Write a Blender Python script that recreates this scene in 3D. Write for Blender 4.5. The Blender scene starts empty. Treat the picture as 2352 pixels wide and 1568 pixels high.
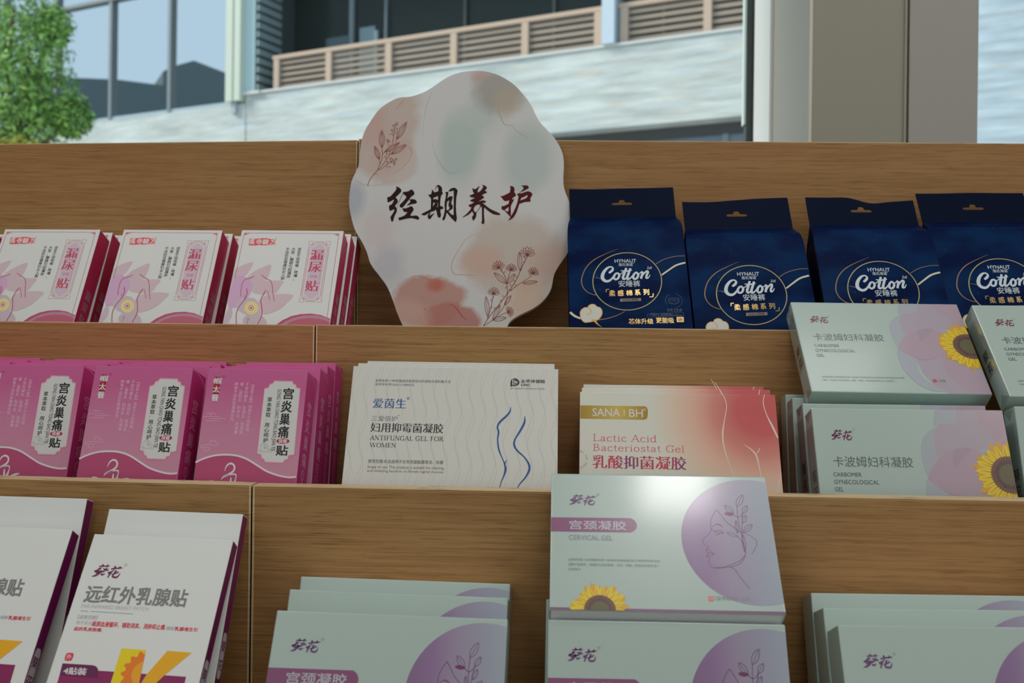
# A shop display of boxed care products on a tiered oak stand in front of a window.
import bpy, bmesh, math, random
from mathutils import Vector, Matrix
from mathutils.geometry import tessellate_polygon
random.seed(11)
SC = bpy.context.scene
COL = SC.collection
R = math.radians
EYE = 1.15                                   # camera height above the shop floor (all shelf heights below are relative to it)

# ------------------------------------------------------------------ camera
F_PX, CX, CY = 2290.0, 1176.0, 784.0
PSI, RHO = R(3.0), 0.0125                    # turned 3 degrees left, rolled slightly
cR = Vector((math.cos(PSI), math.sin(PSI), 0)); cF = Vector((-math.sin(PSI), math.cos(PSI), 0)); cU = Vector((0, 0, 1))
cX = cR*math.cos(RHO) + cU*math.sin(RHO); cY = cU*math.cos(RHO) - cR*math.sin(RHO)
cam_d = bpy.data.cameras.new('camera'); cam = bpy.data.objects.new('camera', cam_d); COL.objects.link(cam)
m = Matrix((cX, cY, -cF)).transposed().to_4x4(); m.translation = (0, 0, EYE); cam.matrix_world = m
cam_d.sensor_width = 36; cam_d.lens = 36*F_PX/2352; cam_d.clip_start = .05; cam_d.clip_end = 500
cam_d.dof.use_dof = True; cam_d.dof.focus_distance = .93; cam_d.dof.aperture_fstop = 9.0; cam_d.dof.aperture_blades = 9
SC.camera = cam
SC.view_settings.view_transform = 'Standard'; SC.view_settings.look = 'None'
SC.view_settings.exposure = 0.0; SC.view_settings.gamma = 1; SC.view_settings.use_curve_mapping = False
SC.cycles.use_denoising = True; SC.cycles.max_bounces = 8; SC.cycles.transparent_max_bounces = 12
SC.cycles.caustics_reflective = False; SC.cycles.caustics_refractive = False; SC.cycles.sample_clamp_indirect = 4

# ------------------------------------------------------------------ sky, sun, ceiling lights
W = bpy.data.worlds.new('overcast_sky'); SC.world = W; W.use_nodes = True
bg = W.node_tree.nodes['Background']; bg.inputs[0].default_value = (.60, .76, .95, 1); bg.inputs[1].default_value = 1.0
def lamp(name, kind, loc, rot, energy, color, **k):
    l = bpy.data.lights.new(name, kind); l.energy = energy; l.color = color
    for a, b in k.items(): setattr(l, a, b)
    o = bpy.data.objects.new(name, l); o.location = loc; o.rotation_euler = rot; COL.objects.link(o); return o
lamp('sun', 'SUN', (-30, 10, 30), Vector((.80, -.02, -.60)).to_track_quat('-Z', 'Y').to_euler(), 4.6, (1, .95, .86), angle=R(22))
for x, y, e, sx in ((-1.1, .78, 2.4, .9), (.45, .78, 2.4, .9), (2.0, .78, 2.4, .9), (-1.2, .28, 2.5, .9), (.30, .29, 3.4, .18), (1.7, .28, 2.5, .9), (-1.3, -.85, 5.2, .9), (.3, -.85, 5.2, .9), (1.9, -.85, 5.2, .9)):
    lamp('ceiling_panel_light', 'AREA', (x, y, 2.86), (0, 0, 0), e, (1, .99, .965), shape='RECTANGLE', size=sx, size_y=.20)
lamp('front_fill_light', 'AREA', (.9, -3.5, 1.7), (R(90), 0, 0), 22, (.96, .985, 1), shape='RECTANGLE', size=6, size_y=2.2)   # unseen fill light added behind the camera to brighten upright faces

# ------------------------------------------------------------------ materials
def lin(c): c /= 255.; return c/12.92 if c <= .04045 else ((c + .055)/1.055)**2.4
WHITE = lin(182)
def ink(r, g, b, k=.80): return tuple(min(.92, max(.004, lin(v)/WHITE*k)) for v in (r, g, b))
MATS = {}
def mat(name, color, rough=.45, spec=.4, metal=0.0, coat=0.0):
    if name in MATS: return MATS[name]
    mt = bpy.data.materials.new(name); mt.use_nodes = True; b = mt.node_tree.nodes['Principled BSDF']
    b.inputs['Base Color'].default_value = (*color, 1); b.inputs['Roughness'].default_value = rough
    b.inputs['Specular IOR Level'].default_value = spec; b.inputs['Metallic'].default_value = metal
    b.inputs['Coat Weight'].default_value = coat; b.inputs['Coat Roughness'].default_value = .12
    MATS[name] = mt; return mt
def ik(name, r, g, b, **k): return mat(name, ink(r, g, b), **k)
def pk(name, r, g, b): return mat(name, ink(r, g, b, .62), rough=.30, spec=.75, coat=.5)   # print under the pearl gloss
class N:                                       # small node helper
    def __init__(s, mt): s.t = mt.node_tree; s.b = s.t.nodes['Principled BSDF']
    def n(s, kind, **k):
        x = s.t.nodes.new(kind)
        for a, b in k.items():
            if a.startswith('i_'):
                key = a[2:]; x.inputs[int(key) if key.isdigit() else key].default_value = b
            else: setattr(x, a, b)
        return x
    def l(s, a, b): s.t.links.new(a, b)
    def math(s, op, a, b=None):
        x = s.n('ShaderNodeMath', operation=op)
        for i, v in enumerate((a, b)):
            if v is None: continue
            if isinstance(v, (int, float)): x.inputs[i].default_value = v
            else: s.l(v, x.inputs[i])
        return x.outputs[0]
    def mix(s, f, a, b):
        x = s.n('ShaderNodeMix', data_type='RGBA')
        for v, i in ((f, x.inputs[0]), (a, x.inputs[6]), (b, x.inputs[7])):
            if isinstance(v, (int, float)): i.default_value = v
            elif isinstance(v, tuple): i.default_value = (*v, 1)
            else: s.l(v, i)
        return x.outputs[2]
    def ramp(s, f, stops):
        x = s.n('ShaderNodeValToRGB'); cr = x.color_ramp
        while len(cr.elements) < len(stops): cr.elements.new(.5)
        for e, (p, c) in zip(cr.elements, stops): e.position = p; e.color = (*c, 1) if len(c) == 3 else c
        s.l(f, x.inputs[0]); return x.outputs[0]
    def xyz(s):
        tc = s.n('ShaderNodeTexCoord'); sp = s.n('ShaderNodeSeparateXYZ'); s.l(tc.outputs['Object'], sp.inputs[0]); return tc.outputs['Object'], sp.outputs
    def noise(s, vec, scale, sc=(1, 1, 1), detail=4, rough=.55):
        mp = s.n('ShaderNodeMapping'); mp.inputs['Scale'].default_value = sc; s.l(vec, mp.inputs[0])
        x = s.n('ShaderNodeTexNoise'); x.inputs['Scale'].default_value = scale; x.inputs['Detail'].default_value = detail; x.inputs['Roughness'].default_value = rough
        s.l(mp.outputs[0], x.inputs['Vector']); return x.outputs[0]
    def col(s, c): s.l(c, s.b.inputs['Base Color'])

def wood(name, base, dark, red):
    mt = mat(name, base, rough=.5, spec=.25); k = N(mt); v, _ = k.xyz()
    fine = k.noise(v, 1, (22, 60, 900), 3, .6)
    streak = k.noise(v, 1, (7, 30, 330), 5, .7)
    wave = k.noise(v, 1, (2.2, 8, 60), 3, .5)
    broad = k.noise(v, 1, (1.6, 4, 7), 2)
    c = k.mix(k.ramp(streak, ((.38, (0, 0, 0)), (.54, (1, 1, 1)))), dark, base)
    c = k.mix(k.math('MULTIPLY', k.ramp(wave, ((.38, (1, 1, 1)), (.50, (0, 0, 0)))), .35), c, dark)
    c = k.mix(k.math('MULTIPLY', k.ramp(fine, ((.34, (1, 1, 1)), (.44, (0, 0, 0)))), .65), c, tuple(x*.42 for x in dark))
    c = k.mix(k.math('MULTIPLY', k.ramp(broad, ((.42, (0, 0, 0)), (.62, (1, 1, 1)))), .6), c, k.mix(.5, red, c))
    k.col(c)
    bp = k.n('ShaderNodeBump'); bp.inputs['Strength'].default_value = .08; bp.inputs['Distance'].default_value = .001
    k.l(fine, bp.inputs['Height']); k.l(bp.outputs[0], k.b.inputs['Normal'])
    return mt
OAK = wood('oak_laminate', (.44, .255, .098), (.335, .175, .062), (.44, .19, .075))
EDGE = wood('oak_edge_band', (.74, .55, .33), (.66, .46, .25), (.70, .49, .28))

WHITEC = mat('white_card', ink(182, 184, 182, .82), rough=.42, spec=.35)
MINT = mat('pearl_mint_card', ink(162, 180, 173, .60), rough=.30, spec=.75, coat=.5)
CRIMSON = mat('crimson_card', ink(158, 38, 76), rough=.4)
MAGENTA = mat('magenta_card', ink(165, 45, 105), rough=.42)
PURPLE = mat('purple_card', ink(92, 14, 68), rough=.35)
NAVY = mat('navy_film', (.003, .009, .042), rough=.4, spec=.05)
def navy_sparkle():
    mt = mat('navy_sparkle_film', (.006, .02, .085), rough=.42, spec=.03); k = N(mt); v, o = k.xyz()
    big = k.noise(v, 14, (1, 1, 1.8), 2)
    c = k.mix(k.ramp(big, ((.42, (0, 0, 0)), (.60, (1, 1, 1)))), (.0026, .0100, .054), (.0038, .026, .096))
    vo = k.n('ShaderNodeTexVoronoi'); vo.inputs['Scale'].default_value = 190; k.l(v, vo.inputs['Vector'])
    dot = k.ramp(vo.outputs['Distance'], ((.05, (1, 1, 1)), (.10, (0, 0, 0))))
    sel = k.ramp(k.noise(v, 60, detail=1), ((.50, (0, 0, 0)), (.60, (1, 1, 1))))
    c = k.mix(k.math('MULTIPLY', k.math('MULTIPLY', dot, sel), .6), c, (.22, .30, .45)); k.col(c)
    bp = k.n('ShaderNodeBump'); bp.inputs['Strength'].default_value = .35; bp.inputs['Distance'].default_value = .004
    k.l(k.noise(v, 16, (1, 1, .6), 3), bp.inputs['Height']); k.l(bp.outputs[0], k.b.inputs['Normal'])
    return mt
NAVYS = navy_sparkle()

# ------------------------------------------------------------------ object helpers
def link(o, parent=None):
    COL.objects.link(o)
    if parent is not None: o.parent = parent
    return o
def tag(o, label, cat, group=None, kind=None):
    o['label'] = label; o['category'] = cat
    if group: o['group'] = group
    if kind: o['kind'] = kind
    return o
def empty(name, mw):
    o = bpy.data.objects.new(name, None); o.empty_display_size = .02; o.matrix_world = mw; COL.objects.link(o); return o
class MB:                                      # gathers shapes into ONE mesh
    def __init__(s): s.v = []; s.f = []; s.m = []; s.mats = []
    def mi(s, mt):
        if mt not in s.mats: s.mats.append(mt)
        return s.mats.index(mt)
    def add(s, vs, fs, mt):
        o = len(s.v); s.v += [tuple(p) for p in vs]; k = s.mi(mt)
        for f in fs: s.f.append(tuple(i + o for i in f)); s.m.append(k)
    def hexa(s, c, mt):                        # 8 corners: bottom 4 then top 4, both counter-clockwise seen from above
        s.add(c, ((3, 2, 1, 0), (4, 5, 6, 7), (0, 1, 5, 4), (1, 2, 6, 5), (2, 3, 7, 6), (3, 0, 4, 7)), mt)
    def box(s, x0, x1, y0, y1, z0, z1, mt):
        s.hexa([(x0, y0, z0), (x1, y0, z0), (x1, y1, z0), (x0, y1, z0), (x0, y0, z1), (x1, y0, z1), (x1, y1, z1), (x0, y1, z1)], mt)
    def tube(s, a, b, r, mt, n=10):
        a, b = Vector(a), Vector(b); d = (b - a).normalized(); u = d.orthogonal().normalized(); w = d.cross(u)
        vs = [p + (u*math.cos(t) + w*math.sin(t))*r for p in (a, b) for t in (2*math.pi*i/n for i in range(n))]
        s.add(vs, [(i, (i+1) % n, n + (i+1) % n, n + i) for i in range(n)] + [tuple(range(n))[::-1], tuple(range(n, 2*n))], mt)
    def mesh(s, name, smooth=False):
        me = bpy.data.meshes.new(name); me.from_pydata(s.v, [], s.f)
        for mt in s.mats: me.materials.append(mt)
        me.polygons.foreach_set('material_index', s.m)
        if smooth: me.polygons.foreach_set('use_smooth', [True]*len(s.f))
        me.update(); return me
    def build(s, name, parent=None, bevel=0, smooth=False):
        o = bpy.data.objects.new(name, s.mesh(name, smooth)); link(o, parent)
        if bevel:
            b = o.modifiers.new('soft_edges', 'BEVEL'); b.width = bevel; b.segments = 2; b.limit_method = 'ANGLE'
        return o
def structure(o, label, cat): return tag(o, label, cat, kind='structure')

# ------------------------------------------------------------------ poses: a leaning face. x = across, z = up the face, y = into the box
def pose(p):
    x, y, z, lean, yaw, roll = p; lean, yaw, roll = R(lean), R(yaw), R(roll)
    e1 = Vector((math.cos(yaw), math.sin(yaw), 0)); h = Vector((-math.sin(yaw), math.cos(yaw), 0)); up = Vector((0, 0, 1))
    e2 = up*math.cos(lean) + h*math.sin(lean); e3 = h*math.cos(lean) - up*math.sin(lean)
    c, s = math.cos(roll), math.sin(roll); e1, e2 = e1*c - e2*s, e2*c + e1*s
    mw = Matrix((e1, e3, e2)).transposed().to_4x4(); mw.translation = (x, y, z + EYE); return mw
POSE = {
 'p1':(-0.5917,1.0494,-0.0083,27.33,-2.04,0.12),
 'p2':(-0.4455,1.0378,-0.0086,27.82,-1.08,0.23),
 'p3':(-0.3031,1.0207,-0.0093,28.44,-0.42,0.18),
 'p1b':(-0.5885,1.0773,-0.0085,27.41,-0.00,0.00),
 'p1c':(-0.5891,1.1052,-0.0085,27.48,0.00,-0.00),
 'p2b':(-0.4409,1.0624,-0.0085,28.72,-0.00,-0.00),
 'p2c':(-0.4392,1.0922,-0.0085,28.37,-0.00,-0.00),
 'p3b':(-0.3014,1.0537,-0.0085,29.01,-0.00,-0.00),
 'p3c':(-0.3002,1.0835,-0.0085,28.65,-0.00,-0.00),
 'p0b':(-0.7302,1.0777,-0.0085,27.70,-0.00,0.00),
 'p0c':(-0.7303,1.1041,-0.0085,27.50,0.00,-0.00),
 'g1':(-0.4758,0.8352,-0.1594,16.92,0.05,0.29),
 'g2':(-0.3707,0.8167,-0.1590,17.81,-0.95,0.52),
 'g3':(-0.2674,0.8130,-0.1597,17.45,-0.67,0.49),
 'g1b':(-0.4668,0.8682,-0.1600,14.39,-0.07,0.37),
 'g1c':(-0.4710,0.9058,-0.1600,12.56,-0.06,0.34),
 'g1d':(-.4640,0.9420,-0.1600,11.17,-0.03,0.19),
 'g2b':(-0.3721,0.8688,-0.1600,15.76,-0.10,0.47),
 'g2c':(-0.3736,0.9057,-0.1600,14.12,-0.11,0.58),
 'g2d':(-0.3770,0.9383,-0.1600,11.79,-0.05,0.32),
 'g3b':(-0.2634,0.8530,-0.1600,15.26,-0.01,0.04),
 'g3c':(-0.2658,0.8953,-0.1600,13.26,0.00,-0.03),
 'g3d':(-0.2653,0.9308,-0.1600,11.24,0.00,-0.03),
 'g0b':(-0.5571,0.8650,-0.1600,13.32,-0.07,0.33),
 'g0c':(-0.5561,0.8990,-0.1600,11.20,-0.05,0.28),
 'g0d':(-0.5637,0.9412,-0.1600,9.13,-0.03,0.16),
 'w1':(-0.0947,0.8173,-0.1560,24.49,1.24,0.14),
 'w2':(-0.1002,0.8571,-0.1560,23.05,-0.05,0.32),
 'w3':(-0.1002,0.9058,-0.1560,21.63,-0.02,0.16),
 's1':(0.1002,0.8391,-0.1561,25.92,-0.36,0.09),
 's2':(0.1033,0.8779,-0.1570,21.99,0.06,-0.21),
 's3':(0.1052,0.9221,-0.1570,20.41,0.01,-0.05),
 'c1':(0.2962,0.8290,-0.1611,22.88,1.49,-0.16),
 'c2':(0.2968,0.8703,-0.1615,19.95,1.99,-0.03),
 'c3':(0.2952,0.9149,-0.1615,15.47,-0.00,0.00),
 'c4':(0.2944,0.9477,-0.1615,11.55,0.00,-0.00),
 'cr1':(0.4712,0.8501,-0.1615,17.42,0.71,-0.00),
 'ct':(0.3064,0.9215,-0.0424,43.33,1.94,0.28),
 'ct2':(0.4750,0.9039,-0.0426,44.13,0.95,-0.22),
 'vt':(0.0744,0.7031,-0.1882,41.15,0.08,-0.27),
 'v1':(-0.1212,0.6457,-0.2948,28.46,-0.58,0.49),
 'v1b':(-0.1235,0.6973,-0.2955,21.81,-0.87,0.55),
 'v1c':(-.1232,0.7360,-0.2955,18.66,-0.67,0.45),
 'v2':(0.0739,0.6526,-0.2974,26.63,-0.61,-0.46),
 'v2b':(0.0715,0.6956,-0.2955,24.45,-0.00,0.00),
 'v3':(0.2751,0.6516,-0.2954,25.04,0.98,-0.57),
 'v3b':(0.2738,0.6925,-0.2955,21.81,0.86,-0.53),
 'v3c':(0.2729,0.7317,-0.2955,18.49,0.71,-0.47),
 'f2':(-0.3095,0.6473,-0.3008,34.93,-0.29,1.19),
 'f2b':(-0.3100,0.7005,-0.3016,24.62,-1.44,0.72),
 'f1':(-0.4388,0.6603,-0.3015,32.45,-1.65,0.66),
 'f1b':(-0.4381,0.7213,-0.2992,20.02,-1.62,0.26),
 'b1':(.0700,1.0350,.0016,32,0,-1.6),
 'b2':(.2000,1.0350,.0016,32,0,-1.8),
 'b3':(.3365,1.0350,.0016,32,0,-.6),
 'b4':(.4640,1.0370,.0016,32,0,-1.0),
 'sign':(-.0960,1.0920,-.0205,20.5,0,0),
}
class Sheet:
    """Artwork sheet: coordinates read off an enlarged crop (origin ox,oy, scale s) of a printed face -> metres on that face."""
    def __init__(s, p, ox, oy, sc): s.mw = p if isinstance(p, Matrix) else pose(p); s.inv = s.mw.inverted(); s.o = (ox, oy, sc)
    def __call__(s, q):
        u = s.o[0] + q[0]/s.o[2]; v = s.o[1] + q[1]/s.o[2]
        d = cF + cX*((u - CX)/F_PX) + cY*((CY - v)/F_PX)
        a = s.inv @ Vector((0, 0, EYE)); b = s.inv.to_3x3() @ d
        t = -a.y/b.y; h = a + b*t; return (h.x, h.z)

# ------------------------------------------------------------------ flat printing
_TXT = {}
def glyphs(body, bold=0.0, res=3):
    key = (body, bold, res)
    if key not in _TXT:
        c = bpy.data.curves.new('t', 'FONT'); c.body = body; c.size = 1; c.offset = bold; c.resolution_u = res; c.fill_mode = 'FRONT'
        o = bpy.data.objects.new('t', c); COL.objects.link(o)
        me = bpy.data.meshes.new_from_object(o.evaluated_get(bpy.context.evaluated_depsgraph_get()))
        vs = [(v.co.x, v.co.y) for v in me.vertices]; fs = [tuple(p.vertices) for p in me.polygons]
        bpy.data.objects.remove(o); bpy.data.curves.remove(c); bpy.data.meshes.remove(me)
        xs = [v[0] for v in vs]; ys = [v[1] for v in vs]
        _TXT[key] = (vs, fs, (min(xs), min(ys), max(xs), max(ys)) if vs else (0, 0, 1, 1))
    return _TXT[key]
def catmull(pts, closed=False, n=6):
    out = []; L = len(pts); D = len(pts[0])
    for i in range(L if closed else L - 1):
        g = (lambda k: pts[k % L]) if closed else (lambda k: pts[min(max(k, 0), L - 1)])
        a, b, c, d = g(i-1), g(i), g(i+1), g(i+2)
        for j in range(n):
            t = j/n; out.append(tuple(.5*(2*b[k] + (c[k]-a[k])*t + (2*a[k]-5*b[k]+4*c[k]-d[k])*t*t + (3*b[k]-a[k]-3*c[k]+d[k])*t**3) for k in range(D)))
    if not closed: out.append(tuple(pts[-1]))
    return out
def clip(poly, x0, x1, z0, z1):
    for ax, lim, sg in ((0, x0, 1), (0, x1, -1), (1, z0, 1), (1, z1, -1)):
        out = []
        for i in range(len(poly)):
            a, b = poly[i-1], poly[i]; ia, ib = (a[ax]-lim)*sg >= 0, (b[ax]-lim)*sg >= 0
            if ia != ib:
                t = (lim - a[ax])/(b[ax] - a[ax]); out.append(tuple(a[k] + (b[k]-a[k])*t for k in (0, 1)))
            if ib: out.append(b)
        poly = out
        if len(poly) < 3: return []
    return poly
ROMAN = {
 'A': (.72, [('t', [(.04,0),(.36,1)]), ('T', [(.34,1),(.64,0)]), ('t', [(.15,.34),(.53,.34)]), ('S', [(.05,.02),(.63,.02)])]),
 'N': (.80, [('t', [(.13,0),(.13,1)]), ('T', [(.13,1),(.65,0)]), ('t', [(.65,0),(.65,1)]), ('S', [(.13,.02),(.10,.98),(.65,.98)])]),
 'T': (.68, [('T', [(.34,0),(.34,1)]), ('t', [(.04,.975),(.64,.975)]), ('t', [(.05,1),(.04,.80)]), ('t', [(.63,1),(.64,.80)]), ('S', [(.34,.02)])]),
 'I': (.38, [('T', [(.19,0),(.19,1)]), ('S', [(.19,.02),(.19,.98)])]),
 'F': (.62, [('T', [(.18,0),(.18,1)]), ('t', [(.06,.975),(.55,.975)]), ('t', [(.55,1),(.56,.80)]), ('t', [(.18,.50),(.42,.50)]), ('t', [(.42,.60),(.42,.40)]), ('S', [(.18,.02)])]),
 'U': (.76, [('T', [(.17,1),(.17,.35)]), ('o', [(.17,.36),(.20,.12),(.38,.02),(.57,.12),(.62,.36)]), ('t', [(.62,.35),(.62,1)]), ('S', [(.17,.98),(.62,.98)])]),
 'G': (.78, [('o', [(.63,.80),(.56,.94),(.42,.98),(.24,.92),(.13,.74),(.11,.50),(.13,.26),(.24,.08),(.42,.02),(.56,.06),(.64,.12)]), ('t', [(.65,1),(.65,.74)]), ('T', [(.62,.08),(.62,.44)]), ('S', [(.62,.44)])]),
 'L': (.62, [('T', [(.18,0),(.18,1)]), ('t', [(.06,.025),(.55,.025)]), ('t', [(.55,0),(.57,.24)]), ('S', [(.18,.98)])]),
 'E': (.64, [('T', [(.18,0),(.18,1)]), ('t', [(.06,.975),(.54,.975)]), ('t', [(.54,1),(.55,.80)]), ('t', [(.18,.51),(.42,.51)]), ('t', [(.42,.61),(.42,.41)]), ('t', [(.06,.025),(.56,.025)]), ('t', [(.56,0),(.58,.22)])]),
 'O': (.80, [('o', [(.40,.98),(.22,.92),(.12,.74),(.10,.50),(.12,.26),(.22,.08),(.40,.02),(.58,.08),(.68,.26),(.70,.50),(.68,.74),(.58,.92),(.40,.98)])]),
 'R': (.74, [('T', [(.18,0),(.18,1)]), ('o', [(.18,.97),(.36,.97),(.50,.90),(.54,.75),(.50,.60),(.36,.52),(.18,.51)]), ('T', [(.38,.50),(.62,.03)]), ('t', [(.58,.02),(.72,.02)]), ('S', [(.18,.02),(.14,.98)])]),
 'W': (1.02, [('T', [(.06,1),(.28,0)]), ('t', [(.28,0),(.49,1)]), ('T', [(.49,1),(.73,0)]), ('t', [(.73,0),(.95,1)]), ('S', [(.06,.98),(.49,.98),(.94,.98)])]),
 'M': (.94, [('t', [(.13,0),(.13,1)]), ('T', [(.13,1),(.45,.02)]), ('t', [(.45,.02),(.77,1)]), ('T', [(.79,0),(.79,1)]), ('S', [(.13,.02),(.09,.98),(.79,.02),(.83,.98)])]),
 'B': (.70, [('T', [(.18,0),(.18,1)]), ('o', [(.18,.97),(.36,.97),(.48,.90),(.50,.76),(.46,.60),(.34,.53),(.18,.53)]), ('o', [(.18,.53),(.40,.52),(.54,.44),(.57,.28),(.52,.10),(.38,.03),(.18,.03)]), ('S', [(.14,.02),(.14,.98)])]),
 'a': (.54, [('o', [(.10,.50),(.16,.62),(.26,.65),(.36,.60),(.38,.45)]), ('T', [(.38,.46),(.38,.08)]), ('t', [(.38,.08),(.42,.02),(.50,.04)]), ('o', [(.38,.38),(.20,.32),(.09,.22),(.09,.10),(.18,.02),(.30,.06),(.38,.16)])]),
 'c': (.52, [('o', [(.43,.52),(.36,.63),(.26,.65),(.14,.58),(.09,.42),(.09,.24),(.14,.08),(.27,.01),(.38,.04),(.45,.12)])]),
 't': (.38, [('T', [(.17,.88),(.17,.12)]), ('t', [(.17,.12),(.22,.02),(.30,.02),(.36,.08)]), ('t', [(.03,.63),(.33,.63)])]),
 'i': (.32, [('T', [(.16,0),(.16,.64)]), ('t', [(.05,.62),(.16,.62)]), ('S', [(.16,.02)]), ('T', [(.16,.82),(.16,.93)])]),
 'd': (.62, [('o', [(.42,.52),(.34,.63),(.24,.65),(.13,.56),(.09,.34),(.12,.12),(.22,.01),(.34,.05),(.42,.16)]), ('T', [(.45,1),(.45,0)]), ('t', [(.34,.98),(.45,.98)]), ('t', [(.45,.02),(.57,.02)])]),
 'e': (.54, [('t', [(.10,.36),(.46,.36)]), ('o', [(.46,.37),(.42,.57),(.28,.65),(.14,.57),(.09,.36),(.13,.12),(.28,.01),(.40,.05),(.47,.14)])]),
 'r': (.44, [('T', [(.16,0),(.16,.64)]), ('t', [(.05,.62),(.16,.62)]), ('t', [(.16,.44),(.24,.58),(.34,.63),(.42,.60)]), ('S', [(.16,.02)])]),
 'o': (.60, [('o', [(.29,.65),(.15,.57),(.09,.34),(.15,.09),(.29,.01),(.43,.09),(.49,.34),(.43,.57),(.29,.65)])]),
 's': (.46, [('o', [(.37,.50),(.32,.62),(.22,.65),(.12,.59),(.10,.48),(.20,.38),(.32,.30),(.38,.18),(.32,.05),(.20,.01),(.10,.06),(.07,.17)])]),
 'l': (.32, [('T', [(.16,0),(.16,1)]), ('t', [(.05,.98),(.16,.98)]), ('S', [(.16,.02)])]),
}
class Print:
    """Flat printing lying on the front (or a side) of a box; layers are a tenth of a millimetre apart."""
    def __init__(s, sheet=None, rect=None, place=None): s.mb = MB(); s.sh = sheet; s.rect = rect; s.place = place or (lambda x, z, L: (x, -.00004*(L + 2), z))
    def P(s, q): return s.sh(q) if s.sh else tuple(q)
    def _face(s, loops, mt, L):
        loops = [l for l in loops if len(l) > 2]
        if not loops: return
        flat = [p for l in loops for p in l]
        tri = tessellate_polygon([[Vector((p[0], p[1], 0)) for p in l] for l in loops])
        vs = [s.place(p[0], p[1], L) for p in flat]; fs = []
        for a, b, c in tri:
            A, B, C = flat[a], flat[b], flat[c]
            cr = (B[0]-A[0])*(C[1]-A[1]) - (B[1]-A[1])*(C[0]-A[0])
            fs.append((a, b, c) if cr > 0 else (a, c, b))
        s.mb.add(vs, fs, mt)
    def poly(s, pts, mt, L=0, holes=(), smooth=0, raw=False):
        cv = (lambda l: [tuple(p) for p in l]) if raw else (lambda l: [s.P(p) for p in l])
        a = cv(pts); a = catmull(a, True, smooth) if smooth else a
        if s.rect: a = clip(a, *s.rect)
        hs = [cv(h) for h in holes]; hs = [catmull(h, True, smooth) if smooth else h for h in hs]
        s._face([a] + hs, mt, L); return s
    def stroke(s, pts, mt, L=1, w=None, smooth=5, raw=False, closed=False):
        """ribbon; points (x, y, width) or one width w, in sheet units"""
        if raw: q = [(p[0], p[1], p[2] if len(p) > 2 else w) for p in pts]
        else:
            u0 = s.P(pts[0][:2]); q = []
            for p in pts:
                a = s.P(p[:2]); b = s.P((p[0] + 10, p[1])); c = s.P((p[0], p[1] + 10))
                sc = (math.dist(a, b) + math.dist(a, c))/20; q.append((a[0], a[1], (p[2] if len(p) > 2 else w)*sc))
        if smooth and len(q) > 2: q = catmull(q, closed, smooth)
        elif closed: q = q + [q[0]]
        if closed and smooth: q.append(q[0])
        l, r = [], []
        for i in range(len(q)):
            a, b = q[max(i-1, 0)], q[min(i+1, len(q)-1)]
            if closed and i in (0, len(q)-1): a, b = q[-2], q[1]
            dx, dz = b[0]-a[0], b[1]-a[1]; d = math.hypot(dx, dz) or 1; h = abs(q[i][2])/2
            l.append((q[i][0] - dz/d*h, q[i][1] + dx/d*h)); r.append((q[i][0] + dz/d*h, q[i][1] - dx/d*h))
        n = len(q); vs = [s.place(*p, L) for p in l + r]
        s.mb.add(vs, [(i, n+i, n+i+1, i+1) for i in range(n-1)], mt); return s
    def circle(s, c, r, mt, L=0, n=40, raw=False, ry=None):
        s.poly([(c[0] + r*math.cos(2*math.pi*i/n), c[1] + (ry or r)*math.sin(2*math.pi*i/n)) for i in range(n)], mt, L, raw=raw); return s
    def ring(s, c, r, w, mt, L=1, n=24, raw=False, ry=None):
        s.stroke([(c[0] + r*math.cos(2*math.pi*i/n), c[1] + (ry or r)*math.sin(2*math.pi*i/n), w) for i in range(n)], mt, L, smooth=0, raw=raw, closed=True); return s
    def text(s, body, a, b, mt, L=2, bold=0.0, res=3, raw=False, shear=0, rot=0, song=0.0):
        """ink box of the lettering is fitted to the corners a (top left) and b (bottom right); rot=1 reads downwards.
        bold thickens every stroke, song only the upright ones"""
        vs, fs, (x0, y0, x1, y1) = glyphs(body, -.012 if song else 0.0, res)
        (ax, az), (bx, bz) = (a, b) if raw else (s.P(a), s.P(b))
        sh = [(-song, 0), (0, 0), (song, 0)] if song else [(-bold, -bold*.8), (bold, -bold*.8), (-bold, bold*.8), (bold, bold*.8)] if bold else [(0, 0)]
        for k, (ox, oy) in enumerate(sh):
            out = []
            for x, y in vs:
                tx, ty = (x + ox - x0)/(x1 - x0 or 1), (y + oy - y0)/(y1 - y0 or 1)
                if rot: X, Z = ax + (bx - ax)*ty, az + (bz - az)*tx
                else: X, Z = ax + (bx - ax)*tx + shear*(ty - .5)*(az - bz), bz + (az - bz)*ty
                out.append(s.place(X, Z, L + .12*k))
            s.mb.add(out, fs, mt)
        return s
    def column(s, body, top, bot, mt, L=2, size=None, bold=0.0, res=2, raw=False, sx=1):
        """vertical writing: characters stacked from top to bottom (centres of the column's ends)"""
        (ax, az), (bx, bz) = (top, bot) if raw else (s.P(top), s.P(bot)); n = len(body); st = (az - bz)/n; em = size or st
        for i, ch in enumerate(body):
            if ch == ' ': continue
            vs, fs, _ = glyphs(ch, 0.0, res); cx = ax + (bx - ax)*(i + .5)/n; cz = az - st*(i + .5)
            for k, (ox, oy) in enumerate([(-bold, -bold*.8), (bold, -bold*.8), (-bold, bold*.8), (bold, bold*.8)] if bold else [(0, 0)]):
                s.mb.add([s.place(cx + (x + ox - .5)*em*sx, cz + (y + oy - .38)*em, L + .12*k) for x, y in vs], fs, mt)
        return s
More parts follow.
